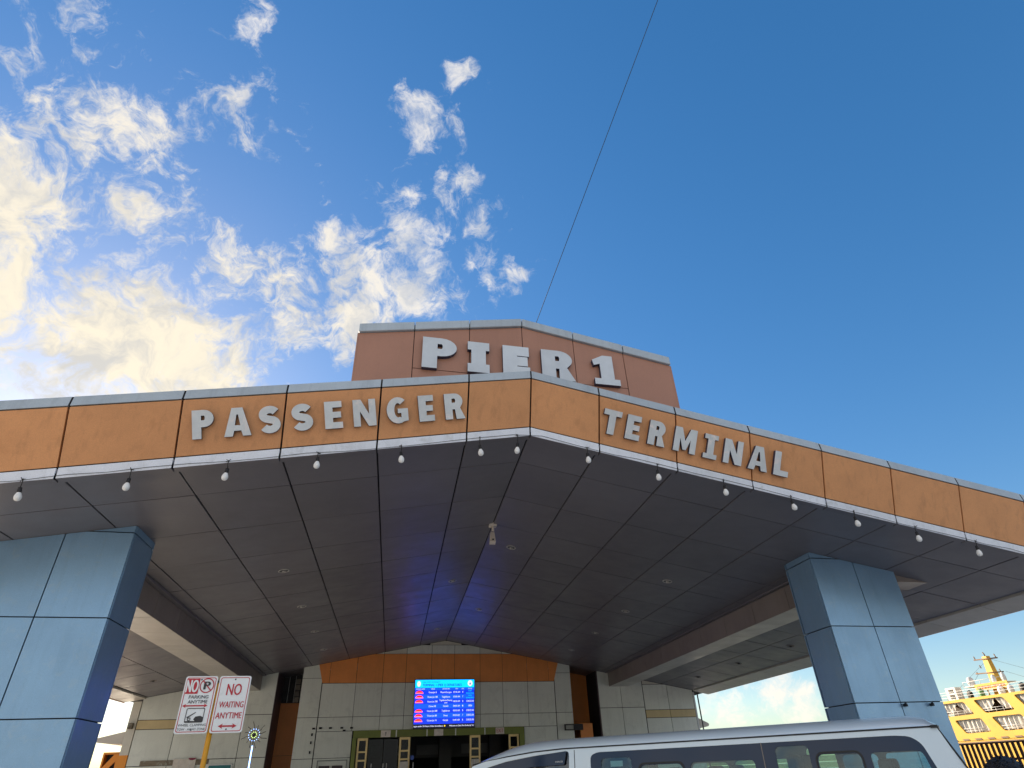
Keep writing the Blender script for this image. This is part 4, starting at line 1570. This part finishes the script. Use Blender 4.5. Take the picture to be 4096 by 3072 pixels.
def roofz(s):                            # height of the crown along the van
    if s < -4.35:
        q = min(1, (-4.35 - s) / .95)
        return 1.945 - .215 * q ** 2.0
    if s > -.30:
        return 1.945 - .06 * ((s + .30) / .36) ** 2
    return 1.945


def seamz(s):
    if s < -3.9:
        q = min(1, (-3.9 - s) / 1.4)
        return ZSM - .125 * q ** 1.7
    return ZSM


# roof shell
mb = MB()
st = [-5.30, -5.22, -5.10, -4.95, -4.75, -4.5, -4.2, -3.8, -3.2, -2.6, -2.0, -1.4, -.8, -.4, -.2, -.08, -.0, .04]
cs = 10
vs, fs = [], []
for s_ in st:
    rz, sz_ = roofz(s_), seamz(s_)
    nar = 0
    if s_ < -4.8:
        nar = (-4.8 - s_) * .16
    if s_ > -.1:
        rz = sz_ + (rz - sz_) * (1 - ((s_ + .1) / .14) ** 2 * .95)
    rowp = []
    for j in range(-cs, cs + 1):
        q = j / cs
        # flattened super-ellipse section
        w = (HWS - .004 - nar) * (sin(q * pi / 2) if abs(q) < 1 else q)
        z = sz_ + (rz - sz_) * (max(0, 1 - abs(sin(q * pi / 2)) ** 3.2)) ** .75
        rowp.append(VN(s_, w, z))
    vs += rowp
n_ = 2 * cs + 1
for i in range(len(st) - 1):
    for j in range(n_ - 1):
        fs.append((i * n_ + j, i * n_ + j + 1, (i + 1) * n_ + j + 1, (i + 1) * n_ + j))
mb.add(vs, fs, 0, True)
mb.build('roof', M_VAN, van)


def sp(side, off=0.0):                   # frame on the leaning upper side: (s, z, d)
    return lambda a, b, d: VN(a, side * (side_w(b) + d + off), b)


def side_outline():
    top = [(0.012, ZSM), (-.6, ZSM), (-3.9, ZSM), (-4.3, seamz(-4.3)), (-4.7, seamz(-4.7)), (-5.0, seamz(-5.0)), (-5.22, seamz(-5.22) - .02)]
    return [(-5.62, ZBL), (.22, ZBL)] + [(.14, 1.50)] + top


doorwin = [(-5.50, 1.20), (-3.84, 1.20), (-3.815, 1.80), (-4.3, 1.768), (-4.7, 1.727), (-5.0, 1.672), (-5.14, 1.615)]
band = [(-3.54, 1.17), (.02, 1.17), (-.085, 1.50), (-.145, 1.70), (-.22, 1.757), (-.35, 1.770), (-3.45, 1.770), (-3.54, 1.74)]
panes = [rrect(-3.41, -3.03, 1.22, 1.712, .05), rrect(-2.935, -2.445, 1.22, 1.632, .06), rrect(-2.36, -1.68, 1.22, 1.640, .05),
         rrect(-1.46, -1.14, 1.22, 1.733, .045), rrect(-1.07, -.685, 1.22, 1.652, .05), rpoly([(-.60, 1.22), (-.07, 1.22), (-.165, 1.652), (-.60, 1.652)], .05)]
for side in (1, -1):
    mb = MB()
    mb.prism(side_outline(), [rpoly(doorwin, .05), rpoly(band, .05)], sp(side), -.03, 0, back=True)
    sd_ = mb.build('side_panel', M_VAN, van)
    mb = MB()
    mb.prism(rpoly(band, .05), panes, sp(side), -.012, -.004)
    bd = mb.build('window_band', M_VANDARK, van)
    for i, pn in enumerate(panes):
        mb = MB()
        cx = sum(p[0] for p in pn) / len(pn)
        mb.prism(pn, [], sp(side), -.016, -.013)
        mb.build('pane', M_GLASS, bd)
        if i in (1, 4) and side == 1:      # sliding frame stands proud
            x0, x1 = min(p[0] for p in pn), max(p[0] for p in pn)
            mb = MB()
            z1 = max(p[1] for p in pn)
            mb.prism(rrect(x0 - .022, x1 + .022, 1.20, z1 + .022, .07), [rrect(x0 - .008, x1 + .008, 1.21, z1 + .008, .06)], sp(side), -.004, .003)
            mb.build('sliding_frame', M_VANSEAM, bd)
    mb = MB()
    mb.prism(rpoly(doorwin, .05), [], sp(side), -.012, -.006)
    dw = mb.build('door_window', M_GLASSD, van)
    if side == 1:
        mb = MB()
        vis = [(-5.14, 1.600), (-4.75, 1.650), (-4.3, 1.672), (-3.87, 1.672), (-3.84, 1.80), (-4.3, 1.766), (-4.7, 1.722), (-5.0, 1.668)]
        vis = [(-5.12, 1.575), (-4.75, 1.628), (-4.3, 1.660), (-3.875, 1.668), (-3.845, 1.795), (-4.3, 1.762), (-4.7, 1.720), (-5.0, 1.662)]
        mb.prism(rpoly(vis, .02), [], sp(side), .004, .022)
        mb.build('visor', M_VANDARK, dw)
        mb = MB()
        put_text(mb, 'HIACE', lambda a, b, d: sp(side)(a, b, d + .0235), -3.94, 1.692, .014, .10, bold=2)
        mb.build('visor_lettering', M_WHITE, dw)
    # roof gutter, door joints
    mb = MB()
    gp = [VN(s_, side * (HWS + .002), seamz(s_) - .004) for s_ in (-5.22, -5.0, -4.7, -4.3, -3.9, -2, -.6, .012)]
    mb.tube(gp, .0075, 6)
    mb.build('gutter', M_VANSEAM, van)
    for pth in ([(-3.745, 1.16), (-3.745, 1.802)], [(-1.584, 1.16), (-1.584, 1.772)]):
        mb = MB()
        mb.box(pth[0][0] - .004, pth[0][0] + .004, pth[0][1], pth[1][1], -.003 if pth[0][0] < -2 else -.003, .0015, fr=lambda a, b, c: sp(side)(a, b, c))
        mb.build('panel_joint', M_VANSEAM if pth[0][0] < -2 else M_BEAM, van)
mb = MB()
mb.prism(rect(-3.30, -3.15, 1.63, 1.682), [], sp(1), -.030, -.026)
mb.build('window_paper', M_WHITE, van)
# lower body
mb = MB()
st = [(-5.62, .25), (-5.60, .0), (-5.3, 0), (-.1, 0), (.15, .0), (.24, .06)]
prof = [(.0, .30), (.80, .30), (.88, .42), (.935, .80), (side_w(ZBL), ZBL - .002), (0, ZBL - .002)]
ss = [-5.66, -5.60, -5.2, -4, -2, -.3, .16, .23]
vs, fs = [], []
for i, s_ in enumerate(ss):
    k = .90 if i in (0,) else (.985 if i in (1, len(ss) - 1) else 1)
    ring = [(w * k, z) for w, z in prof[:-1]] + [(0, ZBL - .002)] + [(-w * k, z) for w, z in prof[1:-1]][::-1]
    vs += [VN(s_, w, z) for w, z in ring]
rn = len(prof) * 2 - 2
for i in range(len(ss) - 1):
    for j in range(rn):
        fs.append((i * rn + j, i * rn + (j + 1) % rn, (i + 1) * rn + (j + 1) % rn, (i + 1) * rn + j))
fs.append(tuple(range(rn)))
fs.append(tuple(range((len(ss) - 1) * rn, len(ss) * rn)))
mb.add(vs, fs)
mb.build('lower_body', M_VAN, van)
# windscreen, tailgate
mb = MB()
mb.add([VN(-5.62, -.86, ZBL), VN(-5.62, .86, ZBL), VN(-5.24, .765, seamz(-5.22) - .02), VN(-5.31, .3, 1.72), VN(-5.31, -.3, 1.72), VN(-5.24, -.765, seamz(-5.22) - .02)], [(0, 1, 2, 3, 4, 5)])
mb.build('windscreen', M_GLASSD, van, recalc=False)
mb = MB()
tg = lambda a, b, d: VN(.222 - (b - ZBL) * .30 + d, a, b)
mb.prism([(-.92, ZBL), (.92, ZBL), (.855, ZSM - .006), (-.855, ZSM - .006)], [rrect(-.70, .70, 1.22, 1.72, .06)], tg, -.03, 0)
tgt = mb.build('tailgate', M_VAN, van)
mb = MB()
mb.prism(rrect(-.70, .70, 1.22, 1.72, .06), [], tg, -.02, -.015)
mb.build('rear_window', M_GLASSD, tgt)
mb = MB()
mb.tube([VN(.016, HWS - .01, ZSM - .005), VN(.146, .90, 1.50), VN(.225, .93, ZBL)], .008, 6)
mb.build('tailgate_seal', M_VANSEAM, van)
mb = MB()
mb.box(-.03, .03, -.05, .0, ZSM - .016, ZSM + .006, fr=lambda a, b, c: VN(a, HWS + b + .02, c))
mb.build('roof_corner_cap', M_VANSEAM, van)
for s_ in (-4.75, -1.0):
    for w in (.80, -.80):
        mb = MB()
        mb.lathe(VN(s_, w - .1, .33), [(.19, 0), (.31, .0), (.335, .04), (.335, .16), (.31, .20), (.19, .20)], 24, axis=vn)
        wh = mb.build('wheel', M_TYRE, van)
        mb = MB()
        mb.lathe(VN(s_, w - .1, .33), [(.0005, .03), (.19, .03), (.2, .17), (.12, .16), (.0005, .15)], 20, axis=vn)
        mb.build('rim', M_RIM, wh)
# seats
for s_ in (-4.2, -3.0, -2.2, -1.35, -.5):
    for w in (-.45, .4):
        mb = MB()
        fr = lambda a, b, c: VN(s_ + a + (c - .9) * -.0, w + b, c)
        mb.box(-.1, .05, -.24, .24, .6, 1.42, fr=fr)
        mb.box(-.45, .0, -.24, .24, .55, .75, fr=fr)
        mb.box(-.09, .03, -.13, .13, 1.42, 1.665 if s_ in (-1.35,) else 1.60, fr=fr)
        mb.build('seat', M_SEAT, van, bevel=.03)

# ------------------------------------------------------------------ lime louvred fence seen through the van
t = thing('lime_fence', (16.5, 25.2, 0), 'lime green horizontal slat fence seen through the van windows', 'fence')
fa, fb2 = Vector((12.9, 28.2, 0)), Vector((18.6, 23.2, 0))
fd = (fb2 - fa).normalized()
fl_ = (fb2 - fa).length
for k in range(11):
    mb = MB()
    z = .1 + k * .215
    mb.hexa([fa + Vector((0, 0, z)), fb2 + Vector((0, 0, z)), fb2 + Vector((.03, .04, z)), fa + Vector((.03, .04, z)), fa + Vector((0, 0, z + .185)), fb2 + Vector((0, 0, z + .185)), fb2 + Vector((.03, .04, z + .185)), fa + Vector((.03, .04, z + .185))])
    mb.build('slat', M_LIME, t)
for k in range(6):
    p = fa + fd * (fl_ * k / 5)
    mb = MB()
    mb.box(p.x - .04, p.x + .04, p.y + .05, p.y + .13, 0, 2.46)
    mb.build('post', M_BLACK, t)

# ------------------------------------------------------------------ picket fence on the right
t = thing('picket_fence', (14, 13.5, 0), 'dark maroon upright bar fence in front of the yellow ferry', 'fence')
for k in range(34):
    y = 16.6 - k * .146
    mb = MB()
    mb.box(13.985, 14.015, y - .032, y + .032, .08, 1.815)
    mb.build('bar', M_FENCE, t)
for z in (.25, 1.50, 1.82):
    mb = MB()
    if z == 1.50:
        mb.box(13.96, 13.984, 11.6, 14.45, z - .02, z + .02)
    else:
        mb.box(13.955, 14.02, 11.6, 16.65, z - .012, z + .022)
    mb.build('rail', M_FENCE, t)

# ------------------------------------------------------------------ ferry
SX = 88.0
ferry = thing('ferry', (96, 84, -1.6), 'yellow ferry with curtained slanted openings and a mast behind the fence', 'ship')
sf = lambda a, b, d: Vector((SX - d, a, b))       # a = world Y, b = z
up = []
for k in range(5):
    y0 = 97.95 - 7.26 * k
    up.append([(y0, 8.70), (y0 - 5.3, 8.66), (y0 - 6.55, 6.88), (y0 - 1.35, 6.85)])
lo_ = []
for k in range(4):
    y0 = 95.7 - 7.06 * k
    lo_.append([(y0, 6.28), (y0 - 5.1, 6.28), (y0 - 6.1, 4.45), (y0 - 1.32, 4.41)])
mb = MB()
holes = [rpoly([(a, b) for a, b in h], .35) for h in up[:5] + lo_[:4]]
mb.prism([(100.5, 3.45), (60, 3.45), (60, 8.98), (100.5, 8.98)], holes, sf, -.25, 0)
sup = mb.build('superstructure', M_SHIP, ferry)
mb = MB()
mb.box(SX + .2, 104, 60, 100.5, 8.95, 9.05)
mb.box(SX + .26, 104, 60, 100.5, 6.5, 6.62)
mb.box(SX + .26, 104, 60, 100.5, 3.4, 3.5)
mb.build('deck', M_SHIP, ferry)
mb = MB()
mb.box(SX + 4.5, SX + 4.6, 60.3, 100.2, 3.5, 8.95)
mb.build('deck_interior', M_SHIPDARK, ferry)
mb = MB()
mb.box(SX, SX + .3, 60.2, 60.5, 3.5, 8.95)
mb.hexa([(SX, 60, -1.7), (SX + 16, 60, -1.7), (SX + 16, 101, -1.7), (SX, 101, -1.7), (SX - .0, 60, 3.39), (SX + 16, 60, 3.39), (SX + 16, 101, 3.39), (SX, 101, 3.39)])
mb.build('hull', M_SHIP, ferry)
mb = MB()
mb.box(SX - .12, SX, 60, 100.8, 3.12, 3.26)
mb.build('rubbing_strake', M_RAILD, ferry)
for k in range(14):
    y = 97.9 - k * 2.37
    mb = MB()
    mb.prism([(y, 3.72), (y - 1.2, 3.72), (y - 1.45, 3.50), (y - .2, 3.50)], [], sf, .005, .06)
    mb.build('scupper', M_RAILD, ferry)
for hi_, h in [(1, q) for q in up] + [(0, q) for q in lo_]:
    ya, yb_ = h[0][0] + .1, h[2][0] - .1
    z1, z0 = h[0][1] + .1, h[2][1] - .15
    segs = ((ya, yb_),)
    mbc = MB()
    nn = 60
    vs, fs = [], []
    mid = (ya + yb_) / 2 - .2
    for i in range(nn + 1):
        q = i / nn
        y = ya + (yb_ - ya) * q
        if hi_:      # two curtains drawn apart, leaving a tent-shaped dark gap in the middle
            gap = max(0.0, 1 - abs(y - mid) / 1.35)
            bot = z0 + .35 + (z1 - z0 - .55) * gap if gap > 0 else z0 + .35 + .12 * abs(sin(y * 1.7))
        else:
            bot = z0 + .12 + .15 * abs(sin(y * 2.3 + 1))
        for j in range(5):
            t_ = j / 4
            z = z1 + (bot - z1) * t_
            vs.append(sf(y, z, -.45 - .13 * sin(y * 7.5 + (3.0 * t_ if hi_ else 0)) - .05 * sin(y * 17)))
    for i in range(nn):
        for j in range(4):
            fs.append((i * 5 + j, (i + 1) * 5 + j, (i + 1) * 5 + j + 1, i * 5 + j + 1))
    mbc.add(vs, fs, 0, True)
    mbc.build('curtain', M_CURTAIN, ferry, recalc=False)
    mbr = MB()
    for zz in (.42, .75):
        mbr.tube([sf(ya, z0 + zz, -.15), sf(yb_, z0 + zz, -.15)], .03, 5)
    for k in range(5):
        y = ya + (yb_ - ya) * (k + .5) / 5
        mbr.tube([sf(y, z0, -.15), sf(y, z0 + .75, -.15)], .03, 5)
    mbr.build('opening_rail', M_SHIPW, ferry)
# top deck rails
mb = MB()
for zz in (9.45, 9.85, 10.2):
    mb.tube([(SX + .1, 100, zz), (SX + .1, 61, zz)], .025, 5)
for k in range(27):
    y = 100 - k * 1.5
    mb.tube([(SX + .1, y, 9.0), (SX + .1, y, 10.2)], .025, 5)
mb.build('top_rail', M_SHIPW, ferry)
# white locker frame at the bow side
mb = MB()
bxf = lambda a, b, d: Vector((SX + .6 - d, a, b))
mb.prism(rect(93.9, 95.9, 9.05, 10.85), [rect(94.3, 95.4, 10.05, 10.6), rect(94.3, 95.4, 9.2, 9.85)], bxf, -1.2, 0)
mb.build('locker', M_SHIPW, ferry)
for y, r_, z, mt in ((92.4, .42, 9.5, M_BLACK), (90.2, .40, 9.55, mat('deck_green', (.10, .28, .10), .6)), (82.8, .5, 9.6, M_BLACK), (84.9, .4, 9.5, M_SHIPW), (81.4, .45, 9.55, M_CREAM), (86.6, .45, 9.55, M_SHIPW)):
    mb = MB()
    mb.lathe((SX + 1.6, y, 9.05), [(r_, 0), (r_, .7), (r_ * .8, 1.0), (r_ * .3, 1.15), (.001, 1.2)], 10)
    mb.build('deck_fitting', mt, ferry)
# mast
MX, MY = SX + 3.2, 88.0
mb = MB()
q = lambda hw, hd, z: [(MX - hd, MY + .35 - hw, z), (MX + hd, MY + .35 - hw, z), (MX + hd, MY + .35 + hw, z), (MX - hd, MY + .35 + hw, z)]
mb.hexa(q(.78, .5, 9.05) + q(.40, .35, 14.55))
mb.build('mast', M_SHIP, ferry)
mb = MB()
mb.tube([(MX, MY + .35, 14.5), (MX, MY + .45, 14.9), (MX, MY + .6, 15.15)], .09, 6)
for (y0, z0, y1, z1) in ((90.3, 14.28, 86.0, 14.0), (91.0, 12.38, 86.0, 12.05)):
    mb.tube([(MX - .4, y0, z0), (MX - .4, y1, z1)], .10, 6)
for (y, z, s_) in ((90.0, 14.45, .45), (86.2, 14.2, .55), (89.6, 13.2, .35), (86.4, 12.2, .4), (90.6, 12.4, .25)):
    mb.tube([(MX - .4, y, z - s_ * .5), (MX - .4, y + .15, z + s_ * .7)], .08, 6)
mb.build('yardarm', M_RAILD, ferry)
mb = MB()
for a, b in (((MX, MY, 14.2), (MX, 99, 9.4)), ((MX, MY, 14.2), (MX, 76, 9.3)), ((MX, 86, 12.1), (MX, 80, 9.6)), ((MX, 91, 12.3), (MX, 95, 9.6))):
    mb.tube([a, b], .018, 4)
mb.build('stay', M_CABLE, ferry)
# platform, radar domes and name board
PXm = MX - 1.3
mb = MB()
mb.box(PXm, MX + 1, 85.9, 93.4, 10.65, 10.78)
for y in (86, 88, 90, 92, 93.3):
    mb.tube([(PXm, y, 10.7), (PXm, y, 11.4)], .035, 5)
mb.tube([(PXm, 86, 11.4), (PXm, 93.3, 11.4)], .035, 5)
for y in (87, 90.5):
    mb.tube([(MX, y, 9.05), (MX, y, 10.7)], .12, 6)
mb.build('platform', M_SHIPW, ferry)
for (y, z, r_) in ((92.5, 11.0, .55), (88.1, 10.8, .35), (86.3, 10.9, .32)):
    mb = MB()
    mb.lathe((PXm + .8, y, z), [(r_ * .6, -.2), (r_, .1), (r_, .5), (r_ * .8, .9), (r_ * .4, 1.1), (.001, 1.15)], 12)
    mb.build('radar_dome', M_SHIPW, ferry)
NB = lambda a, b, d: Vector((PXm - .12 - d, a, b))
mb = MB()
z_n = 10.78
mb.prism([(91.1, z_n - .82), (85.2, z_n - .90), (85.2, z_n + .02), (91.2, z_n + .06)], [], NB, -.1, 0)
nb = mb.build('name_board', M_SHIP, ferry)
mb = MB()
put_text(mb, 'FILIPINAS BOHOL', lambda x, y, d: NB(-x, y, .03 + d), -88.15, z_n - .66, .42, 5.2, bold=3)
mb.build('ship_name', M_SHIPRED, nb)

# ------------------------------------------------------------------ person
hp_ = Vector((2.60, 2.66, 0))
pers = thing('person', hp_, 'person with short black hair standing beside the rear of the van', 'person')
pr = Matrix.Rotation(radians(-30), 4, 'Z')


def PP(x, y, z):
    return hp_ + pr @ Vector((x, y, z)) * 1.0


def skin_obj(name, chain, edges, mt, parent, sub=2, root=0):
    me = bpy.data.meshes.new(name)
    pts = [PP(*c[:3]) - hp_ for c in chain]
    me.from_pydata([tuple(p) for p in pts], edges, [])
    o = bpy.data.objects.new(name, me)
    COL.objects.link(o)
    me.materials.append(mt)
    o.modifiers.new('skin', 'SKIN').use_smooth_shade = True
    if not me.skin_vertices:
        bpy.context.view_layer.objects.active = o
        o.select_set(True)
        me.skin_vertices.new() if hasattr(me.skin_vertices, 'new') else None
    for i, c in enumerate(chain):
        sv = me.skin_vertices[0].data[i]
        sv.radius = (c[3], c[4] if len(c) > 4 else c[3])
        sv.use_root = (i == root)
    s_ = o.modifiers.new('sub', 'SUBSURF')
    s_.levels = sub
    s_.render_levels = sub
    if parent is not None:
        o.parent = parent
    else:
        o.location = hp_
    ORIG[o.name] = hp_
    return o


body_pts = [(0, 0, .90, .145, .11), (0, 0, 1.08, .125, .095), (0, 0, 1.24, .15, .11), (0, -.005, 1.345, .085, .07), (0, 0, 1.40, .048, .05), (0, .015, 1.455, .062, .075), (0, .01, 1.51, .070, .085),
            (.165, 0, 1.31, .055), (.215, .01, 1.06, .040), (.225, .07, .84, .028), (-.165, 0, 1.31, .055), (-.215, .01, 1.06, .040), (-.225, .07, .84, .028),
            (.085, 0, .83, .085), (.095, .01, .46, .058), (.10, -.02, .09, .038), (-.085, 0, .83, .085), (-.095, .01, .46, .058), (-.10, -.02, .09, .038),
            (.105, .10, .035, .032), (-.105, .10, .035, .032)]
body_e = [(0, 1), (1, 2), (2, 3), (3, 4), (4, 5), (5, 6), (2, 7), (7, 8), (8, 9), (2, 10), (10, 11), (11, 12), (0, 13), (13, 14), (14, 15), (0, 16), (16, 17), (17, 18), (15, 19), (18, 20)]
try:
    body = skin_obj('body', body_pts, body_e, M_SKIN, pers)
    for s_ in (1, -1):
        hand = [(s_ * .225, .07, .84, .026), (s_ * .228, .085, .775, .030, .016), (s_ * .228, .098, .745, .028, .013)]
        ed = [(0, 1), (1, 2)]
        for k in range(4):
            bx = len(hand)
            oy = -.022 + .015 * k
            hand += [(s_ * .228, .10 + oy, .73, .0085), (s_ * .224, .108 + oy, .70 - .004 * (k % 3), .008), (s_ * .215, .112 + oy, .672 - .005 * (k % 3), .007)]
            ed += [(2, bx), (bx, bx + 1), (bx + 1, bx + 2)]
        bx = len(hand)
        hand += [(s_ * .215, .120, .79, .010), (s_ * .205, .14, .755, .009), (s_ * .20, .145, .73, .008)]
        ed += [(1, bx), (bx, bx + 1), (bx + 1, bx + 2)]
        skin_obj('hand', hand, ed, M_SKIN, pers, sub=1)
    skin_obj('shirt', [(0, 0, .92, .155, .12), (0, 0, 1.08, .138, .105), (0, 0, 1.24, .162, .12), (0, -.005, 1.335, .10, .08), (.165, 0, 1.315, .066), (.20, .01, 1.12, .056), (-.165, 0, 1.315, .066), (-.20, .01, 1.12, .056)],
             [(0, 1), (1, 2), (2, 3), (2, 4), (4, 5), (2, 6), (6, 7)], M_SHIRT, pers)
    skin_obj('trousers', [(0, 0, .92, .150, .118), (.085, 0, .82, .10), (.097, .01, .46, .075), (.10, -.01, .12, .062), (-.085, 0, .82, .10), (-.097, .01, .46, .075), (-.10, -.01, .12, .062)],
             [(0, 1), (1, 2), (2, 3), (0, 4), (4, 5), (5, 6)], M_TROUSER, pers)
    for s_ in (1, -1):
        skin_obj('shoe', [(s_ * .10, -.05, .045, .045, .04), (s_ * .105, .05, .04, .042, .035), (s_ * .108, .13, .032, .038, .028)], [(0, 1), (1, 2)], M_BLACK, pers)
except Exception as ex:
    print('person skin failed', ex)
# hair cap of short locks
mb = MB()
rh = random.Random(5)
cx, cy, cz = 0, -.005, 1.49
vs, fs = [], []
nu, nv = 20, 10
for i in range(nv + 1):
    th = i / nv * radians(112)
    for j in range(nu):
        ph = 2 * pi * j / nu
        cut = 1.0
        front = sin(ph) > .3
        tt = min(th, radians(62)) if front else th
        rr = 1 + rh.uniform(-.02, .02)
        vs.append(PP(cx + .086 * rr * sin(tt) * cos(ph), cy + .104 * rr * sin(tt) * sin(ph), cz + .102 * rr * cos(tt)))
for i in range(nv):
    for j in range(nu):
        fs.append((i * nu + j, i * nu + (j + 1) % nu, (i + 1) * nu + (j + 1) % nu, (i + 1) * nu + j))
mb.add(vs, fs, 0, True)
for k in range(420):
    th, ph = math.acos(1 - rh.random() * 1.25), rh.random() * 2 * pi
    if sin(ph) > .3 and th > radians(60):
        continue
    n0 = Vector((sin(th) * cos(ph), sin(th) * sin(ph), cos(th)))
    p = Vector((cx + .085 * n0.x, cy + .103 * n0.y, cz + .100 * n0.z))
    tg_ = Vector((rh.uniform(-1, 1), rh.uniform(-1, 1), -.6))
    e = p + (n0 * .35 + (tg_ - n0 * tg_.dot(n0)).normalized() * .8).normalized() * rh.uniform(.018, .04)
    sdv = n0.cross(e - p).normalized() * .0035
    mb.add([PP(*(p - sdv)), PP(*(p + sdv)), PP(*e)], [(0, 1, 2)])
mb.build('hair', M_HAIR, pers, recalc=False)
for s_ in (1, -1):
    mb = MB()
    mb.lathe(PP(s_ * .080, .0, 1.455), [(.001, -.008), (.014, -.006), (.020, 0), (.012, .008), (.001, .009)], 10, axis=pr @ Vector((s_, .2, 0)))
    mb.build('ear', M_SKIN, pers)
    mb = MB()
    mb.lathe(PP(s_ * .030, .088, 1.475), [(.0005, -.010), (.007, -.006), (.010, 0), (.007, .006), (.0005, .010)], 8, axis=(0, 0, 1))
    mb.build('eye', M_WHITE, pers)
mb = MB()
nz = [PP(-.012, .09, 1.475), PP(.012, .09, 1.475), PP(.018, .09, 1.435), PP(-.018, .09, 1.435), PP(0, .118, 1.442)]
mb.add(nz, [(0, 1, 4), (1, 2, 4), (2, 3, 4), (3, 0, 4)])
mb.build('nose', M_SKIN, pers)
mb = MB()
mb.tube([PP(-.025, .086, 1.412), PP(0, .094, 1.414), PP(.025, .086, 1.412)], .006, 6)
mb.build('mouth', mat('lips', (.25, .10, .08), .5, var=0), pers)

scene.cycles.use_denoising = True
scene.cycles.max_bounces = 10
scene.cycles.transparent_max_bounces = 16
scene.cycles.caustics_reflective = False
scene.cycles.caustics_refractive = False
scene.cycles.sample_clamp_indirect = 8
